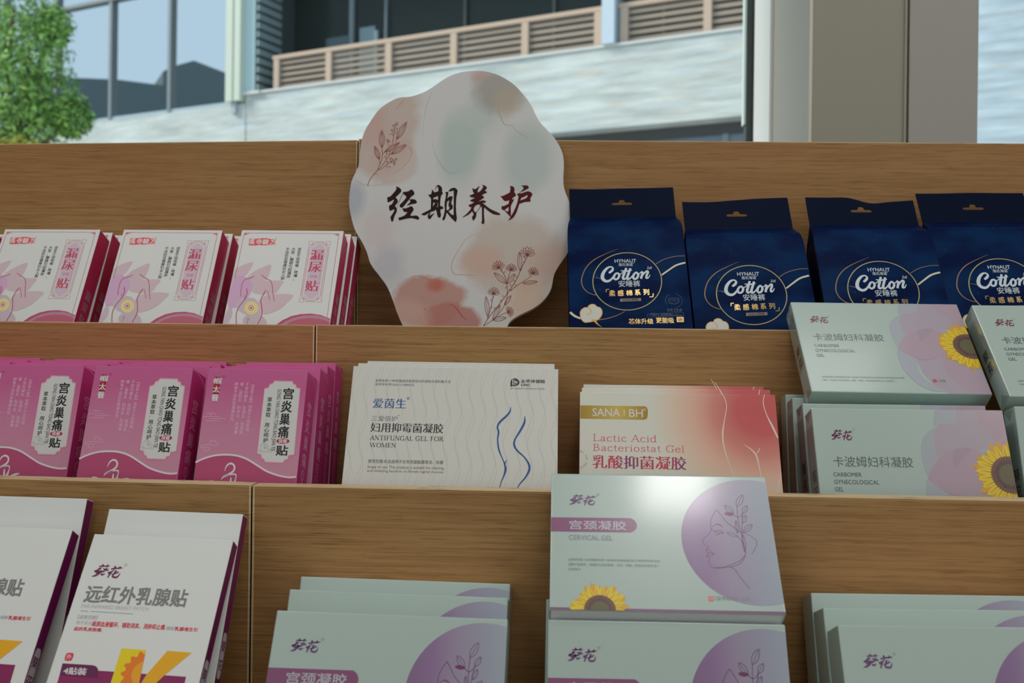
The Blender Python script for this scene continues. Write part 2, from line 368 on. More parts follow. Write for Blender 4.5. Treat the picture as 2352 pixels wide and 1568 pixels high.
    def serif(s, body, a, b, mt, L=2, T=.13, t=.05):
        """Roman lettering drawn stroke by stroke, with serifs; capitals fill the height from a (top left) to b (bottom right)"""
        q = []; x = 0.0
        for ch in body:
            if ch == ' ': x += .34; continue
            adv, st = ROMAN[ch]
            for w, pts in st:
                if w == 'S': q += [(t, [(x + px - .10, pz), (x + px + .10, pz)], 0) for px, pz in pts]
                elif w == 'o': q.append((T, [(x + px, pz) for px, pz in pts], 2))
                else: q.append((T if w == 'T' else t, [(x + px, pz) for px, pz in pts], 1))
            x += adv
        (ax, az), (bx, bz) = s.P(a), s.P(b); kx, kz = (bx - ax)/x, az - bz; kw = (kx + kz)/2
        for w, pts, cu in q:
            pp = [(ax + px*kx, bz + pz*kz) for px, pz in pts]
            if cu and len(pp) > 2: pp = catmull(pp, n=4)
            rib = []
            for i, p in enumerate(pp):
                g, h = pp[max(i-1, 0)], pp[min(i+1, len(pp)-1)]; d = math.dist(g, h) or 1; up = abs(h[1] - g[1])/d
                rib.append((*p, (w if cu != 2 else t + (T - t)*up)*kw))
            s.stroke(rib, mt, L, smooth=0, raw=True)
        return s
    def leaf(s, base, tip, w, mt, L=2, lw=3, veins=1, fill=None, raw=False):
        A = Vector(base); B = Vector(tip); d = B - A; nn = Vector((-d.y, d.x)).normalized()
        for sg in (1, -1):
            mid = A + d*.45 + nn*sg*w*.5; q = A + d*.8 + nn*sg*w*.32; e = A + d*.15 + nn*sg*w*.28
            s.stroke([tuple(A), tuple(e), tuple(mid), tuple(q), tuple(B)], mt, L, w=lw, raw=raw, smooth=4)
        if fill:
            pts = [tuple(A)] + [tuple(A + d*t + nn*w*k) for t, k in ((.15, .28), (.45, .5), (.8, .32))] + [tuple(B)] + [tuple(A + d*t - nn*w*k) for t, k in ((.8, .32), (.45, .5), (.15, .28))]
            s.poly(pts, fill, L - 1, raw=raw)
        for i in range(veins):
            o = (i - (veins - 1)/2)*w*.28
            s.stroke([tuple(A), tuple(A + d*.45 + nn*o), tuple(A + d*.92)], mt, L, w=lw*.8, raw=raw, smooth=4)
        return s
    def mesh(s, name): return s.mb.mesh(name)

# ------------------------------------------------------------------ inks
GREY = ik('grey_ink', 95, 98, 98); LG2 = pk('soft_grey_ink', 122, 128, 130); LGREY = ik('light_grey_ink', 138, 142, 142); BLACK = ik('black_ink', 30, 30, 32)
DGREEN = pk('slate_ink', 78, 90, 92); WINE = pk('wine_ink', 112, 38, 78); ROSE = ik('rose_ink', 176, 74, 96); RED = ik('red_ink', 178, 40, 56)
LINE = ik('crimson_line_ink', 158, 62, 86); PALE = ik('pale_ink', 178, 172, 176); PINKP = ik('pale_pink_ink', 182, 160, 172)
BLUE = ik('blue_ink', 36, 72, 126); GOLD = mat('gold_foil', (.62, .42, .10), rough=.3, metal=.75); GOLDP = ik('gold_ink', 150, 122, 34)
BAND = pk('plum_band_ink', 124, 66, 106); PLUM = pk('plum_line_ink', 104, 60, 98); YEL = pk('petal_yellow_ink', 212, 184, 16); YEL2 = pk('petal_amber_ink', 202, 152, 16)
DISC = pk('seed_brown_ink', 104, 66, 48); DISC2 = pk('seed_olive_ink', 92, 84, 52); DISC3 = pk('seed_dark_ink', 74, 54, 50)
def gradient(name, stops, center=None, radius=1, axis=None, lo=0, hi=1, rough=.42, **kw):
    """printed colour blend in the face's own coordinates"""
    mt = mat(name, (.5, .5, .5), rough=rough, **({'spec': .4} | kw)); k = N(mt); v, o = k.xyz()
    if center:
        dx = k.math('SUBTRACT', o[0], center[0]); dz = k.math('SUBTRACT', o[2], center[1])
        f = k.math('DIVIDE', k.math('SQRT', k.math('ADD', k.math('MULTIPLY', dx, dx), k.math('MULTIPLY', dz, dz))), radius)
    else: f = k.math('DIVIDE', k.math('SUBTRACT', o[axis], lo), hi - lo)
    k.col(k.ramp(f, stops)); return mt

# ------------------------------------------------------------------ boxes
GROUPS = {}
def carton_mesh(name, w, h, t, front, side=None, edge=None, bev=.0006):
    """closed carton: front at y=0, back at y=t, standing on z=0"""
    bm = bmesh.new(); side = side or front; edge = edge or front; mats = [front, side, edge]
    vs = [bm.verts.new(p) for p in ((-w/2, 0, 0), (w/2, 0, 0), (w/2, t, 0), (-w/2, t, 0), (-w/2, 0, h), (w/2, 0, h), (w/2, t, h), (-w/2, t, h))]
    for f, k in (((3, 2, 1, 0), 2), ((4, 5, 6, 7), 2), ((0, 1, 5, 4), 0), ((1, 2, 6, 5), 1), ((2, 3, 7, 6), 0), ((3, 0, 4, 7), 1)):
        bm.faces.new([vs[i] for i in f]).material_index = k
    bmesh.ops.bevel(bm, geom=bm.edges[:], offset=bev, segments=2, affect='EDGES', profile=.6)
    me = bpy.data.meshes.new(name); bm.to_mesh(me); bm.free()
    for mt in mats: me.materials.append(mt)
    return me
def side_place(x, sg): return lambda a, z, L: (x + sg*.00004*(L + 2), a, z)   # a = depth into the box
def make_box(kind, parts, key, label, cat, group, only=None):
    root = empty(kind, pose(POSE[key])); tag(root, label, cat, group)
    for nm, me in parts.items():
        if only is None or nm in only: link(bpy.data.objects.new(nm, me), root)
    return root
def sunflower(pr, c, ro, ri, rect, L=1, n=21, seed=3):
    rnd = random.Random(seed); pr.rect = rect
    for lay, (mt, off, k) in enumerate(((YEL2, .5, 1.0), (YEL, 0, .97))):
        for i in range(n):
            a = 2*math.pi*(i + off + rnd.uniform(-.15, .15))/n; r = ro*k*rnd.uniform(.86, 1.04); hw = 1.02*math.pi/n
            pts = [(ri*.8, -hw*1.1), (ri + (r-ri)*.45, -hw*.95), (ri + (r-ri)*.8, -hw*.55), (r, rnd.uniform(-.03, .03)), (ri + (r-ri)*.8, hw*.55), (ri + (r-ri)*.45, hw*.95), (ri*.8, hw*1.1)]
            pr.poly([(c[0] + q*math.cos(a + b), c[1] + q*math.sin(a + b)) for q, b in pts], mt, L + lay, raw=True)
    VN = pk('petal_vein_ink', 184, 136, 18)
    pr.rect = None
    for i in range(n):
        a = 2*math.pi*i/n; q0, q1 = ri*1.05, ri + (ro - ri)*.62
        P0 = (c[0] + q0*math.cos(a), c[1] + q0*math.sin(a)); P1 = (c[0] + q1*math.cos(a), c[1] + q1*math.sin(a))
        if all(rect[0] < p[0] < rect[1] and rect[2] < p[1] < rect[3] for p in (P0, P1)): pr.stroke([(*P0, ro*.035), (*P1, ro*.012)], VN, L + 1.6, smooth=0, raw=True)
    pr.rect = rect
    pts = []
    for i in range(90):
        a = 2*math.pi*i/90; r = ri*(1.08 + .07*(i % 2)); pts.append((c[0] + r*math.cos(a), c[1] + r*math.sin(a)))
    pr.poly(pts, DISC, L + 2, raw=True)
    pr.circle(c, ri*.86, DISC3, L + 3, raw=True); pr.circle(c, ri*.66, DISC2, L + 4, raw=True)
    for i in range(70):
        a = rnd.uniform(0, 6.283); r = ri*rnd.uniform(.60, 1.06); pr.circle((c[0] + r*math.cos(a), c[1] + r*math.sin(a)), ri*.04, DISC if i % 2 else DISC3, L + 5, n=6, raw=True)
    pr.rect = None
def logo(pr, a, b, mt, L=2, raw=False, reg=True):
    """the two brush characters of the purple brand mark"""
    ST = [[(335,158,14),(420,152,20),(570,145,6)],[(402,112,30),(425,168,22)],[(522,116,30),(498,172,20)],[(400,182,12),(340,232,22),(268,282,24)],[(340,198,28),(395,228,14)],
      [(440,196,10),(490,236,24),(565,232,22)],[(535,188,10),(470,226,18)],[(262,275,32),(350,266,22),(485,262,10)],[(305,312,26),(400,292,20),(492,270,6)],[(415,255,18),(390,310,28),(320,368,30),(245,390,8)],[(425,318,16),(455,345,30),(512,318,10)],
      [(612,210,20),(700,188,22),(800,180,20),(865,168,6)],[(682,135,30),(690,200,22)],[(802,142,26),(776,195,22)],[(692,212,8),(640,270,24),(572,306,42)],[(645,275,18),(612,350,22),(594,408,14)],
      [(735,235,32),(704,310,24),(690,365,26),(735,388,30),(800,376,26),(836,288,5)],[(792,262,26),(735,305,18),(650,326,6)]]
    x0, y0, x1, y1 = 245, 110, 865, 408
    (ax, az), (bx, bz) = (a, b) if raw else (pr.P(a), pr.P(b))
    k = (bx - ax)/(x1 - x0); kz = (az - bz)/(y1 - y0)
    for st in ST:
        pr.stroke([(ax + (x - x0)*k, az - (y - y0)*kz, (w*1.22 + 5)*(abs(k) + abs(kz))/2) for x, y, w in st], mt, L, smooth=4, raw=True)
    if reg: pr.ring((bx + 38*k, az + 6*kz), 26*k, 7*k, GREY, L, n=14, raw=True)
    return pr

# ================================================================== the tiered stand
SEAM = -.2525; FL1, FL2, FL3 = -.0205, -.1702, -.3085
def lerp(a, b, t): return a + (b - a)*t
def stand(name, x0, x1, tops, label):
    root = empty(name, Matrix.Translation(((x0 + x1)/2, .9, 0))); tag(root, label, 'display stand', 'oak display stands'); inv = root.matrix_world.inverted()
    def part(nm, y0, y1, z0a, z0b, z1a, z1b, mt=OAK, xa=x0, xb=x1, parent=root, bev=.0008):
        mb = MB(); E = EYE
        c = [(xa, y0, z0a+E), (xb, y0, z0b+E), (xb, y1, z0b+E), (xa, y1, z0a+E), (xa, y0, z1a+E), (xb, y0, z1b+E), (xb, y1, z1b+E), (xa, y1, z1a+E)]
        mb.hexa([inv @ Vector(p) for p in c], mt); return mb.build(nm, parent, bev)
    bot = .08 - EYE
    for nm, y0, (ta, tb), base in (('back_panel', 1.197, tops[0], bot), ('riser_panel', 1.0, tops[1], FL2 - .018), ('riser_panel', .8, tops[2], FL3 - .018), ('front_panel', .6, (-.262, -.262), bot)):
        p = part(nm, y0, y0 + .0165, base, base, ta - .0012, tb - .0012)
        part('edge_band', y0 + .0002, y0 + .0163, ta - .0012, tb - .0012, ta, tb, EDGE, parent=p, bev=.0004)
        xs = x1 - .0016 if x1 < 0 else x0
        if nm != 'front_panel': part('edge_band', y0 - .0006, y0 + .0163, base, base, (tb if x1 < 0 else ta) - .0011, (tb if x1 < 0 else ta) - .0011, EDGE, xs, xs + .0016, parent=p, bev=.0003)
    for y0, y1, z in ((1.0165, 1.197, FL1), (.8165, 1.0, FL2), (.6165, .8, FL3)): part('shelf_board', y0, y1, z - .018, z - .018, z, z)
    part('base_plinth', .66, 1.16, -EYE, -EYE, bot - .001, bot - .001)
    part('bottom_board', .6165, 1.197, bot, bot, bot + .018, bot + .018)
    return root
stand('display_stand', -1.30, SEAM - .0007, ((.2282, .2418), (.0147, .0143), (-.1130, -.1193)), 'left section of the tiered oak display stand before the window')
stand('display_stand.001', SEAM + .0007, 1.10, ((.2432, .2366), (.0146, .0155), (-.1199, -.1186)), 'right section of the tiered oak display stand, behind the blob-shaped sign')

# ================================================================== printed cartons
DIM = dict(p=(.1146, .147, .025), g=(.0882, .1395, .0325), w=(.1815, .1455, .034), s=(.1722, .1245, .030), c=(.163, .1165, .022), v=(.165, .1145, .029), f=(.1095, .180, .0125))
def rect(k): w, h, t = DIM[k]; return (-w/2 + .0004, w/2 - .0004, .0004, h - .0004)

# ---- white and crimson patch cartons (upper shelf, left)
def patch_carton():
    w, h, t = DIM['p']; S = Sheet(POSE['p3'], 400, 500, 5.345); rc = rect('p'); out = {}
    out['carton'] = carton_mesh('carton', w, h, t, WHITEC, CRIMSON, WHITEC)
    T1, T2, T3 = ik('petal_tint', 176, 156, 163), ik('petal_lilac', 176, 142, 170), ik('petal_mauve', 170, 154, 164)
    d = Print(S, rc)
    for pts, mt, L in (([(735,660),(800,600),(970,545),(930,640),(880,710),(780,790),(700,850)], T1, 0), ([(1190,578),(1050,625),(940,690),(865,770),(830,860),(900,910),(1050,850),(1150,730)], T1, 1),
        ([(1340,780),(1200,772),(1050,790),(950,850),(1000,930),(1230,930),(1300,850)], T1, 2), ([(1460,950),(1300,935),(1150,950),(1060,1000),(1000,1120),(1100,1185),(1280,1130),(1400,1030)], T1, 3),
        ([(735,770),(830,710),(965,815),(905,980),(800,1080),(690,1100),(655,1000)], T2, 4), ([(690,1085),(716,1180),(665,1285),(600,1320),(625,1200)], T3, 2), ([(1000,1150),(1140,1290),(990,1420),(850,1290),(880,1200)], T3, 4), ([(800,1000),(900,980),(1000,1000),(1040,1100),(960,1190),(830,1160),(760,1080)], T3, 5)):
        d.poly(pts, mt, L, smooth=4)
    A1, A2, A3 = ik('arc_crimson', 158, 62, 90), ik('arc_mauve', 156, 112, 134), ik('arc_coral', 158, 80, 96)
    d.poly([(1230,1330),(1330,1258),(1440,1208),(1550,1184),(1680,1177),(1800,1194),(1960,1258),(1940,1480),(1230,1480)], A1, 6)
    d.poly([(1270,1340),(1370,1272),(1470,1228),(1600,1201),(1750,1198),(1860,1225),(1960,1278),(1940,1480),(1270,1480)], A2, 7)
    d.poly([(1340,1330),(1430,1276),(1530,1245),(1650,1232),(1770,1238),(1860,1262),(1950,1310),(1940,1480),(1340,1480)], A3, 8)
    d.rect = None
    d.circle((950,1108), 84, ik('glow_yellow', 194, 184, 126), 7, ry=80); d.ring((950,1108), 62, 5, ik('glow_line', 186, 170, 104), 8, ry=60)
    d.circle((946,1106), 34, ROSE, 9); d.circle((946,1106), 26, WHITEC, 10); d.circle((946,1106), 14, LINE, 11)
    for st, ww in (([(985,715),(940,740),(880,755),(840,800),(822,880),(815,970)], 6), ([(1075,705),(1130,745),(1185,775),(1205,840),(1215,940),(1230,1022)], 6), ([(890,870),(897,930),(870,1000),(800,1090),(765,1180),(766,1300),(790,1400)], 9),
        ([(870,950),(864,985),(876,1012)], 4), ([(1128,890),(1085,960),(1065,1020),(1075,1090),(1080,1170),(1060,1240),(1030,1300),(990,1400)], 9), ([(1145,895),(1160,950),(1178,1015)], 5), ([(900,1232),(910,1254),(925,1234)], 5), ([(910,1254),(895,1300)], 5)):
        d.stroke(st, LINE, 9, w=ww)
    out['torso_drawing'] = d.mesh('torso_drawing')
    b = Print(S)
    for seg in ([(862,186),(2025,195)], [(2025,195),(1862,1320),(1838,1480)], [(862,186),(628,1320),(598,1480)]): b.stroke(seg, LINE, 0, w=5, smooth=0)
    for sx, tri in ((1, [(860,184),(932,190),(900,202),(880,216),(856,216)]), (-1, [(2027,194),(1948,192),(1985,206),(2002,220),(2020,234)])):
        b.poly(tri, ik('corner_scroll_ink', 196, 128, 138), 1); c = (873, 198) if sx > 0 else (2008, 208)
        b.ring(c, 9, 5, LINE, 2, n=10); b.stroke([(c[0] + sx*12, c[1] - 4), (c[0] + sx*28, c[1]), (c[0] + sx*44, c[1] - 6)], LINE, 2, w=4)
    out['border_lines'] = b.mesh('border_lines')
    q = Print(S); q.poly([(925,256),(1000,258),(1060,254),(1090,250),(1150,252),(1180,262),(1248,262),(1242,332),(1180,330),(1120,338),(1040,336),(960,342),(914,336),(912,318),(922,300)], ik('brand_red', 190, 62, 66), 0)
    for ch, x0, x1 in (('馬', 925, 980), ('寺', 1008, 1072), ('驗', 1086, 1156), ('方', 1180, 1246)): q.text(ch, (x0 + 6, 262), (x1, 328), WHITEC, 1, bold=.02)
    q.circle((1252,250), 5, GREY, 1, n=8); out['brand_mark'] = q.mesh('brand_mark')
    tx = Print(S)
    for s_, a_, b_ in (('适宜于因咳嗽、喷嚏、', (1542,366), (1478,772)), ('大笑、蹦跳引起漏尿', (1470,366), (1402,740)), ('不适的亚健康妇女人群。', (1397,366), (1322,806))): tx.column(s_, a_, b_, BLACK, 1, bold=.008)
    out['vertical_caption'] = tx.mesh('vertical_caption')
    pn = Print(S); PI = ik('panel_pink', 174, 158, 170)
    def notched(x0, y0, x1, y1, n):                       # in face units
        return [(x0+n, y0), (x0+n, y0+n*.5), (x0+n*.5, y0+n*.5), (x0+n*.5, y0+n), (x0, y0+n), (x0, y1-n), (x0+n*.5, y1-n), (x0+n*.5, y1-n*.5), (x0+n, y1-n*.5), (x0+n, y1), (x1-n, y1), (x1-n, y1-n*.5), (x1-n*.5, y1-n*.5), (x1-n*.5, y1-n), (x1, y1-n), (x1, y0+n), (x1-n*.5, y0+n), (x1-n*.5, y0+n*.5), (x1-n, y0+n*.5), (x1-n, y0)]
    (ax, az), (bx, bz) = S((1655,285)), S((1808,1040))
    for i, (o, nn) in enumerate(((.0008, .006), (.0024, .0056))): pn.stroke(notched(ax+o, bz+o, bx-o, az-o, nn), LINE, 1, w=.00042, smooth=0, raw=True, closed=True)
    for x, z in ((ax+.0026, az-.0026), (bx-.0026, az-.0026), (ax+.0026, bz+.0026), (bx-.0026, bz+.0026)):
        e = .0023; pn.stroke([(x-e, z-e), (x+e, z-e), (x+e, z+e), (x-e, z+e)], LINE, 1, w=.0004, smooth=0, raw=True, closed=True)
    pn.poly(notched(ax+.0042, bz+.0042, bx-.0042, az-.0042, .005), PI, 0, raw=True); cx = (ax+bx)/2 - .0008
    for ch, y0, y1 in (('漏', 395, 520), ('尿', 540, 668), ('贴', 770, 900)):
        z0, z1 = S((1740, y0))[1], S((1740, y1))[1]; hw = .0066; pn.text(ch, (cx-hw, z0), (cx+hw, z1), ik('title_rose', 164, 54, 76), 2, song=.034, raw=True)
    z0, z1 = S((1710,702))[1], S((1710,738))[1]; pn.text('保健', (cx-.004, z0), (cx+.004, z1), ik('title_faint', 176, 120, 140), 2, bold=.015, raw=True)
    z0, z1 = S((1835,480))[1], S((1795,815))[1]; pn.text('LOUNIAOBAOJIANTIE', (bx-.0074, z0), (bx-.0053, z1), ik('title_faint', 176, 120, 140), 2, raw=True, rot=1)
    out['title_panel'] = pn.mesh('title_panel')
    sd = Print(place=side_place(w/2, 1)); sd.column('漏尿贴', (t*.52, h*.50), (t*.52, h*.20), ik('side_pale', 150, 104, 120), 1, size=.0125, bold=.02, raw=True)
    out['side_lettering'] = sd.mesh('side_lettering'); return out

# ---- magenta patch cartons (middle shelf, left)
def magenta_carton():
    w, h, t = DIM['g']; S = Sheet(POSE['g3'], 400, 800, 4.9); rc = rect('g'); out = {}
    fr = gradient('magenta_to_mauve_print', ((0, ink(162,122,136)), (.30, ink(165,118,136)), (.62, ink(166,104,132)), (.88, ink(164,78,120)), (1, ink(166,78,124))), axis=2, lo=.0, hi=h)
    out['carton'] = carton_mesh('carton', w, h, t, fr, MAGENTA, ik('top_pink', 206, 96, 156))
    wv = Print(S, rc); PK = ik('white_ink', 184, 180, 182)
    top = [(225,1290),(330,1240),(450,1205),(580,1195),(700,1205),(820,1245),(950,1325),(1050,1385),(1180,1430),(1290,1450),(1385,1445)]
    wv.poly(catmull(top, n=5) + [(1370,1700),(190,1700)], ik('wave_rose', 150, 62, 96), 0); wv.rect = None
    wv.stroke([(240,1282)] + top[1:-1] + [(1371,1445)], PK, 1, w=20); out['wave_band'] = wv.mesh('wave_band')
    fg = Print(S)
    for st in ([(568,1378,4),(582,1340,12),(605,1308,18),(640,1294,22),(672,1312,20),(680,1345,20),(662,1385,22),(610,1420,24),(555,1445,18),(530,1478,4)], [(555,1442,6),(620,1424,12),(672,1414,16),(696,1424,14),(694,1460,10),(676,1515,26),(655,1560,30)], [(640,1450,8),(638,1490,22),(640,1560,26)], [(395,1490,10),(440,1500,26),(500,1530,30)], [(820,1505,10),(770,1515,26),(720,1540,30)]): fg.stroke(st, PK, 3)
    out['figure_drawing'] = fg.mesh('figure_drawing')
    pl = Print(S); o = [(1128,356),(1338,362),(1348,392),(1376,400),(1384,434),(1428,446),(1358,1204),(1292,1214),(1284,1256),(1246,1266),(1226,1298),(1016,1290),(1004,1254),(976,1244),(970,1204),(924,1190),(1012,446),(1060,432),(1076,394),(1110,386)]
    pl.poly(o, ik('frame_pink', 186, 60, 110), 0); c = (sum(p[0] for p in o)/20, sum(p[1] for p in o)/20)
    sh = lambda k, j: [(c[0] + (x - c[0])*k, c[1] + (y - c[1])*j) for x, y in o]
    pl.poly(sh(.98, .99), ik('frame_blush', 190, 150, 168), 1); pl.poly(sh(.955, .976), ik('frame_dark', 150, 60, 96), 2); pl.poly(sh(.945, .970), ik('label_white', 176, 176, 174), 3); out['title_panel'] = pl.mesh('title_panel')
    tt = Print(S)
    for ch, a_, b_ in (('宫', (1238,446), (1338,572)), ('炎', (1215,588), (1320,718)), ('巢', (1198,732), (1296,860)), ('痛', (1180,873), (1282,1006)), ('贴', (1156,1090), (1272,1206))): tt.text(ch, a_, b_, BLACK, 5, bold=.022)
    tt.circle((1225,1043), 74, ik('oval_crimson', 150, 28, 60), 5, ry=30); tt.text('保健', (1178,1018), (1268,1066), PK, 6, bold=.02)
    (ax, az), (bx, bz) = S((1168,460)), S((1122,1155)); xm = (S((1180,462))[0] + S((1106,1155))[0])/2
    tt.text('GONG YAN CHAO TONG BAO JIAN TIE', (xm - .0022, az), (xm + .0022, bz), BLACK, 5, raw=True, rot=1)
    tt.column('草本萃取·用心呵护', (1080,548), (1026,1062), BLACK, 5, bold=.012)
    LG = ik('scroll_grey', 140, 138, 138)
    for q in ([(955,1150),(970,1165),(985,1150),(965,1135),(950,1155)], [(970,1110),(985,1080),(1020,1068),(1045,1085),(1040,1110),(1015,1120)], [(1010,1110),(1030,1130),(1055,1120),(1060,1095)], [(985,1165),(1040,1160),(1090,1165),(1085,1130),(1060,1140),(1070,1155)], [(1005,1090),(1020,1085),(1030,1098),(1015,1108)]): tt.stroke(q, LG, 5, w=4)
    out['title_lettering'] = tt.mesh('title_lettering')
    br = Print(S); br.poly([(456,318),(524,322),(510,455),(492,588),(422,586),(438,455)], ik('brand_maroon', 138, 22, 44), 0)
    for ch, a_, b_ in (('帼', (450,330), (526,400)), ('太', (440,420), (508,496)), ('醫', (428,516), (494,592))): br.text(ch, a_, b_, PK, 1, bold=.02)
    br.ring((560,315), 9, 4, ik('brand_maroon', 138, 22, 44), 1, n=10); out['brand_mark'] = br.mesh('brand_mark')
    cp = Print(S); CP = ik('caption_blush', 196, 160, 178)
    for s_, a_, b_ in (('︻适宜人群︼适用于子宫肌瘤、', (890,382), (817,975)), ('子宫内膜炎、宫颈炎、宫颈肌', (826,382), (752,968)), ('瘤、盆腔炎、附件炎、卵巢囊', (766,380), (692,962)), ('肿等不适的亚健康女性。', (706,378), (642,862))): cp.column(s_, a_, b_, CP, 1)
    for q in ([(325,768),(420,768),(510,768)], [(370,745),(385,728),(405,728),(415,748),(430,730),(450,728),(465,745)], [(400,790),(500,788),(575,790)], [(355,812),(420,815),(480,812)], [(485,808),(495,815),(490,822)], [(295,1100),(340,1088),(400,1085),(460,1092),(495,1085),(490,1065),(465,1062),(470,1045),(440,1032),(410,1040),(405,1060),(425,1066)], [(295,1100),(310,1115),(370,1112),(395,1120),(395,1145),(360,1155),(338,1140),(350,1125)]): cp.stroke(q, CP, 1, w=4)
    out['caption_and_clouds'] = cp.mesh('caption_and_clouds')
    sd = Print(place=side_place(w/2, 1)); SP = ik('side_blush', 186, 130, 160); sd.column('宫炎巢痛', (t*.50, h*.83), (t*.50, h*.40), SP, 1, size=.0135, bold=.01, raw=True)
    for i, ch in enumerate('保健贴'):
        z = h*(.36 - .075*i); sd.ring((t*.5, z), .0045, .0007, SP, 1, n=18, raw=True); sd.circle((t*.5, z), .0042, ik('side_oval', 176, 96, 136), 0, n=18, raw=True); sd.column(ch, (t*.5, z+.0038), (t*.5, z-.0038), MAGENTA, 2, raw=True)
    sd.stroke([(.0008, h-.0012), (t*.35, h-.0016), (t*.7, h-.0045), (t-.0008, h-.009)], ik('flap_edge', 214, 150, 186), 1, w=.0005, raw=True)
    out['side_lettering'] = sd.mesh('side_lettering'); return out

# ---- white wave-lined cartons (middle shelf, centre)
def wave_carton():
    w, h, t = DIM['w']; S = Sheet(POSE['w1'], 780, 800, 4.523); rc = rect('w'); out = {}
    out['carton'] = carton_mesh('carton', w, h, t, mat('ivory_white_card', ink(178,178,172,.78), rough=.36, spec=.4), None, WHITEC)
    wl = Print(); LN = ik('wave_line_ink', 158, 158, 158)
    for i in range(19):
        for ph, dx in ((0, 0), (.9, .0012)):
            xs = -w/2 + .0025 + i*.0103 + dx; pts = []
            for j in range(41):
                z = h*j/40; x = xs + .0028*math.sin(2*math.pi*z/.0465 + ph + .35*i*0)
                if -w/2 + .0006 < x < w/2 - .0006: pts.append((x, min(max(z, .0006), h - .0006)))
            if len(pts) > 3: wl.stroke(pts, LN, 0, w=.00022, smooth=0, raw=True)
    out['wavy_line_pattern'] = wl.mesh('wavy_line_pattern')
    sp = Print(S)
    sp.text('发明名称:一种抑菌滋润紧致型妇科凝胶及其制备方法', (373,318), (1153,360), GREY, 2, res=2).text('发明专利号:2023115886052', (369,358), (775,391), GREY, 2, res=2)
    out['patent_line'] = sp.mesh('patent_line'); sp = Print(S)
    sp.text('使用范围:本品适用于女性阴道黏膜清洁、抑菌', (297,1150), (1075,1203), GREY, 2, res=2, bold=.005).text('Scope of use: This product is suitable for cleaning', (291,1212), (1080,1266), GREY, 2).text('and inhibiting bacteria on female vaginal mucosa', (288,1255), (1076,1303), GREY, 2)
    out['small_print'] = sp.mesh('small_print')
    tt = Print(S); tt.text('爱茵生', (354,518), (685,624), BLUE, 2, song=.026).text('®', (699,504), (726,532), BLUE, 2).text('三爱倍护', (335,697), (598,757), GREY, 2, song=.010).ring((613,696), 6, 3, GREY, 2, n=8)
    tt.text('妇用抑霉菌凝胶', (330,770), (1072,880), BLACK, 2, song=.026).serif('ANTIFUNGAL GEL FOR', (319,903), (1080,964), ik('charcoal_ink', 58, 58, 60), 2).serif('WOMEN', (317,980), (588,1029), ik('charcoal_ink', 58, 58, 60), 2)
    out['title_lettering'] = tt.mesh('title_lettering')
    lg = Print(Sheet(POSE['w1'], 1160, 850, 21.38)); LK = ik('logo_black', 46, 46, 46)
    lg.poly([(355,430),(345,800),(258,800),(268,600),(290,500),(325,450)], LK, 2)
    lg.stroke([(385,450,60),(480,432,70),(580,470,80),(655,560,85),(650,640,85),(590,715,75),(490,742,64),(400,735,60)], LK, 2); lg.poly([(370,680),(405,690),(405,800),(372,800)], LK, 2)
    lg.stroke([(565,545),(530,518),(480,510),(430,535),(405,585),(430,635),(480,660),(530,650),(568,620)], LK, 2, w=38)
    lg.text('太平洋保险', (778,452), (1965,642), LK, 2, bold=.018).text('CPIC', (783,672), (1225,790), LK, 2, bold=.02).text('本产品由太平洋保险公司承保', (258,858), (1945,958), GREY, 2)
    out['insurer_logo'] = lg.mesh('insurer_logo')
    bd = Print(S)
    for st in ([(1776,604,2),(1772,650,14),(1735,700,20),(1668,762,20),(1640,815,16),(1652,870,18),(1642,950,14),(1655,1050,16),(1690,1140,10),(1715,1200,14),(1724,1258,24),(1708,1320,16),(1678,1390,9),(1650,1490,6)], [(1743,1150,2),(1724,1180,10),(1714,1210,14)], [(1925,702,4),(1920,770,20),(1880,850,20),(1825,940,16),(1813,1000,20),(1845,1060,18),(1920,1130,14),(1965,1200,20),(1970,1260,22),(1930,1340,16),(1870,1410,11),(1822,1500,5)]): bd.stroke(st, BLUE, 3)
    out['body_line_drawing'] = bd.mesh('body_line_drawing'); return out

